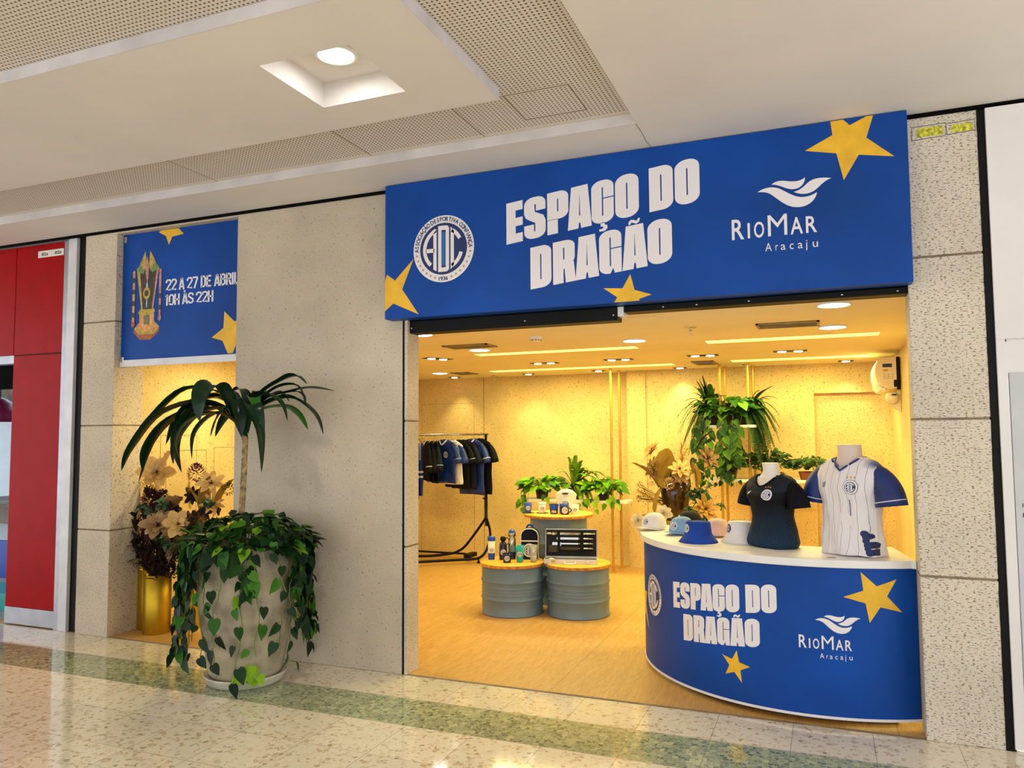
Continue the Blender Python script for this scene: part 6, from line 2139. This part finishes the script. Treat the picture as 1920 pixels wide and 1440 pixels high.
def pot_plant(name, label, loc, build, potr=.085, poth=.13, potmat='soil', cat='plant'):
    t = thing(name, label, cat, loc)
    b = MB(); b.lathe([(0, 0), (potr*.72, 0), (potr*.76, .004), (potr, poth), (potr*.95, poth), (potr*.9, poth-.012), (0, poth-.015)], 28, cap=False); b.build('pot', potmat, t)
    build(t)
def pothos_builder(seed, mat, n_top, trails, size, spread, ztop, pref=None):
    def f(t):
        rnd = random.Random(seed)
        fol, st = MB(), MB()
        for k in range(n_top):
            a = rnd.uniform(0, 2*PI); r = spread*math.sqrt(rnd.random())
            p = Vector((r*math.cos(a), r*math.sin(a)*.6, .12+ztop*rnd.random()*(1-.4*r/spread)))
            d = Vector((math.cos(a), math.sin(a), rnd.uniform(-1.0, .3)))
            st.tube([(0, 0, .11), tuple(p*.5+Vector((0, 0, .10))), tuple(p)], .002, 4)
            heart(fol, p, d, Vector((math.cos(a)*.3, -.7, 1)), size*rnd.uniform(.7, 1.2), rnd.random()**1.3)
        for (x, y, L_) in trails:
            p = Vector((x*.4, -.05, .12)); pts = [Vector((0, 0, .12)), p, Vector((x, y, .10))]
            q = Vector((x, y, .08)); s_ = 0
            while s_ < L_:
                q = q+Vector((rnd.uniform(-.014, .014), rnd.uniform(-.006, .006), -.03)); s_ += .03
                pts.append(q.copy())
                if rnd.random() < .75:
                    sg = rnd.choice((-1, 1))
                    o = q+Vector((sg*rnd.uniform(.01, .04), -rnd.uniform(0, .03), 0))
                    heart(fol, o, Vector((sg*.5, -.15, -1)), Vector((rnd.uniform(-.4, .4), -1, .4)), size*rnd.uniform(.5, 1.0), rnd.random()**1.3)
            st.tube(pts, .0022, 4)
        fol.build('foliage', mat, t); st.cur = 0; st.build('vine_stems', 'vine', t)
    return f
def fern_builder(seed, mat, tips, w_=.07):
    def f(t):
        rnd = random.Random(seed)
        b = MB()
        for (x, y, z, sag) in tips:
            frond(b, (0, 0, .11), (x, y, z), sag, w_, rnd, rnd.random())
            frond(b, (0, 0, .11), (x*rnd.uniform(.6, .95), y+rnd.uniform(-.05, .03), z*rnd.uniform(.75, 1)), sag*rnd.uniform(.8, 1.2), w_, rnd, rnd.random())
        b.build('fronds', mat, t)
    return f
def ferntips(seed, n, rx, ry, up, down, sag, xb=0):
    rnd = random.Random(seed)
    out = []
    for k in range(n):
        a = rnd.uniform(-PI, PI)
        r = rnd.uniform(.5, 1)
        out.append((xb+rx*r*math.cos(a), -abs(ry*r*math.sin(a))*rnd.choice((1, 1, -.6)), rnd.uniform(down, up)*(1 if r > .6 else 1), sag*rnd.uniform(.6, 1.2)))
    return out
pot_plant('trailing_plant', 'bright green trailing plant at the left end of the low shelf', (-1.22, 4.25, .83), pothos_builder(1, 'pothos', 95, [(-.22, -.14, .16), (-.12, -.14, .12), (.1, -.14, .06)], .105, .25, .17))
pot_plant('fern', 'light green fern in the middle of the low shelf behind the ice bucket', (-.82, 4.27, .83), fern_builder(2, 'fern_light', [(-.05, -.05, .50, .16), (.04, 0, .52, .14), (.12, -.05, .46, .18), (.30, -.05, .30, .26), (.36, -.08, .16, .30), (-.2, -.05, .34, .2), (-.28, -.08, .22, .2), (.2, -.1, .36, .22), (.0, -.1, .42, .2), (.42, 0, .24, .3), (.15, -.15, .02, .2), (-.1, -.15, .02, .2), (.28, -.14, -.02, .24), (-.32, -.1, .1, .2), (.38, -.02, .30, .22)], .10))
pot_plant('trailing_plant', 'bright green heart leaf plant at the right end of the low shelf', (-.46, 4.25, .83), pothos_builder(3, 'pothos', 95, [(-.18, -.14, .2), (-.05, -.15, .16), (.1, -.14, .12), (.2, -.14, .10)], .10, .24, .15))
TR = random.Random(9)
pot_plant('trailing_plant', 'large leafy trailing plant in the centre of the upper right shelf', (.98, 4.24, 1.69), pothos_builder(4, 'pothos_dark', 120, [(TR.uniform(-.28, .22), -.16, TR.uniform(.3, .72)) for k in range(10)], .115, .30, .24))
pot_plant('fern', 'dark fern arching to the left over the upper right shelf', (.80, 4.26, 1.69), fern_builder(5, 'fern', [(-.34, -.05, .02, .34), (-.36, -.1, -.10, .36), (-.25, -.1, -.12, .30), (-.22, -.05, .24, .2), (-.12, 0, .52, .1), (-.05, 0, .50, .1), (.0, -.05, .46, .1), (-.15, -.12, -.12, .3), (-.3, 0, .16, .3), (.05, 0, .42, .1), (-.18, 0, .44, .12), (-.38, -.05, .08, .3), (-.1, -.1, .3, .2), (-.28, -.12, -.18, .42), (-.2, -.1, -.22, .4), (-.32, -.14, -.3, .44), (-.24, -.14, -.34, .42), (-.1, -.14, -.1, .3), (-.30, -.04, .26, .22), (-.2, -.02, .36, .18), (.02, -.1, .34, .16), (-.14, -.06, .50, .1), (-.08, -.04, .56, .08)], .10))
pot_plant('fern', 'dark fern cascading to the right over the upper right shelf', (1.17, 4.26, 1.69), fern_builder(6, 'fern', [(.30, -.05, .42, .12), (.34, 0, .28, .2), (.36, -.08, .10, .3), (.34, -.12, -.1, .36), (.30, -.14, -.25, .4), (.24, -.16, -.35, .4), (.16, -.16, -.40, .4), (.2, -.14, -.28, .42), (.28, -.1, -.2, .4), (.36, -.1, -.04, .34), (.05, 0, .36, .14), (.16, 0, .38, .14), (.26, -.16, -.45, .42), (.12, -.16, -.2, .34), (.32, -.14, -.3, .44), (.22, -.1, .2, .26), (.18, -.17, -.5, .4), (.27, -.16, -.55, .46), (.22, -.12, -.60, .48), (.30, -.1, -.42, .46), (.26, -.18, -.15, .36), (.14, -.18, -.3, .38), (.36, -.06, -.2, .4), (.1, -.1, .26, .2), (.32, -.15, .02, .32)], .10))
pot_plant('small_leaf_plant', 'small leaved bushy plant at left of the lower right shelf', (.98, 4.24, 1.10), pothos_builder(7, 'pothos_dark', 190, [(-.26, -.14, .16), (-.1, -.16, .1), (-.2, -.15, .22), (.1, -.16, .12)], .055, .30, .26), .10, .12)
pot_plant('small_leaf_plant', 'dark small leaved plant behind the neck of the dark jersey mannequin', (1.40, 4.26, 1.10), pothos_builder(8, 'fern', 130, [(.1, -.14, .05)], .06, .20, .26), .08, .11)
pot_plant('small_leaf_plant', 'small plant in a brown pot between the two mannequins', (1.80, 4.25, 1.10), pothos_builder(10, 'fern', 130, [], .055, .19, .16), .10, .085, 'terracotta')

# ---- wall air unit at the right and the dispenser below it
t = thing('air_conditioner', 'cream wall air conditioner high on the right wall with blue energy sticker', 'air conditioner', (XR-.006, 3.35, 0))
pf = [(0, 2.30), (-.155, 2.30), (-.185, 2.275), (-.207, 2.22), (-.21, 2.14), (-.19, 2.06), (-.155, 2.01), (-.08, 2.0), (0, 2.02)]
Mxy = Matrix(((1, 0, 0, 0), (0, 0, 1, 0), (0, 1, 0, 0), (0, 0, 0, 1)))
b = MB(); b.prism(pf, 0, .85, Mxy); b.build('housing', 'plastic_cream', t, .006, 3)
b = MB(); b.box(-.03, -.001, -.004, .02, 1.995, 2.30); b.box(-.055, -.0, -.006, .03, 2.02, 2.085); b.build('wall_bracket', 'black', t, .003)
b = MB(); b.box(-.145, -.065, -.0012, .0, 2.205, 2.238); b.build('blue_sticker', 'navy_print', t)
b = MB(); b.box(-.14, -.10, -.0012, .0, 2.17, 2.185); b.build('orange_sticker', 'gold_print', t)
b = MB()
for k in range(3): b.box(-.135, -.06, -.0012, 0, 2.10+.018*k, 2.1015+.018*k)
for x in (-.135, -.098, -.0615): b.box(x, x+.0015, -.0012, 0, 2.10, 2.152)
b.build('printed_table', 'pencil', t)
b = MB(); b.prism([(-.20, 2.05), (-.165, 2.0), (-.12, 1.985), (-.14, 2.02)], .0, .84, Mxy); b.build('air_flap', 'plastic_white', t, .002)
t = thing('corner_dispenser', 'small cream round dispenser below the wall air conditioner', 'dispenser', (XR-.075, 3.42, 0))
b = MB(); b.lathe([(0, 1.86), (.03, 1.865), (.055, 1.89), (.06, 1.92), (.055, 1.955), (.03, 1.975), (0, 1.98)], 28, cap=False); b.build('body', 'plastic_cream', t)
b = MB(); b.box(-.03, .012, -.062, -.05, 1.942, 1.953, Matrix.Rotation(.4, 4, 'Z')); b.build('slot', 'black', t)
b = MB(); b.prism([(-.05, 1.88), (.074, 1.78), (.074, 1.99), (.05, 1.99)], .0, .05, Mxy); b.build('wall_mount', 'plastic_cream', t, .003)

# ---- inside the red shop
t = thing('pendant_lamp', 'maroon dome pendant lamp glowing inside the red shop', 'lamp', (-6.22, 1.0, 0))
M['maroon'] = simple('maroon_enamel', (120, 14, 60), .3, var=0)
b = MB(); b.lathe([(.205, 1.78), (.19, 1.88), (.14, 1.97), (.06, 2.02), (.02, 2.04)], 40, cap=False); b.build('lamp_shade', 'maroon', t, solid=.004)
b = MB(); b.lathe([(0, 1.80), (.12, 1.80), (.12, 1.82), (0, 1.83)], 30, cap=False); b.build('bulb', emis('cool_bulb', (.5, .85, 1, 1), 5), t)
b = MB(); b.tube([(0, 0, 2.03), (0, 0, 2.6)], .006, 6); b.build('cord', 'black', t)
t = thing('service_desk', 'pale service desk with dark angled leg inside red shop', 'desk', (-6.6, 1.45, 0))
b = MB(); b.box(-.7, .64, -.45, .45, .86, .90); b.box(-.7, .64, -.45, .45, .70, .86); b.build('desktop', 'slat_wood', t, .004)
b = MB(); b.tube([(.50, -.3, .70), (.62, -.38, 0)], .03, 6); b.build('leg', 'black', t)
b = MB(); b.tube([(-.5, -.3, .70), (-.62, -.38, 0)], .03, 6); b.build('leg', 'black', t)
b = MB(); b.box(-.6, .3, .1, .2, 0, .7); b.build('modesty_panel', 'shop_white', t)
t = thing('computer_monitor', 'black computer monitor on the desk inside red shop', 'monitor', (-6.10, 1.35, .90), R(30))
b = MB(); b.box(-.22, .16, -.012, .012, .08, .36); b.build('screen_housing', 'black', t, .004)
b = MB(); b.box(-.21, .15, -.0135, -.012, .09, .35); b.build('screen', emis('monitor_picture', (20, 60, 120), .6), t)
b = MB(); b.box(-.05, .0, -.01, .02, 0, .1); b.box(-.1, .06, -.06, .08, 0, .012); b.build('stand', 'black', t)
t = thing('blue_chair', 'blue shell chair beside the desk inside red shop', 'chair', (-6.05, 1.0, 0))
b = MB(); b.box(-.2, .16, -.03, .0, .14, .53); b.build('backrest', 'plastic_blue', t, .012, 3)
b = MB(); b.box(-.2, .16, .0, .38, .38, .42); b.build('seat', 'plastic_blue', t, .012, 3)
for x in (-.17, .13):
    for y in (.02, .35):
        b = MB(); b.tube([(x, y, .38), (x, y, 0)], .012, 8); b.build('leg', 'steel', t)
t = thing('display_block', 'teal display block on floor just inside red shop', 'display', (-5.35, .55, 0))
b = MB(); b.box(-.5, .3, -.2, .2, 0, .16); b.build('block', 'teal', t, .004)
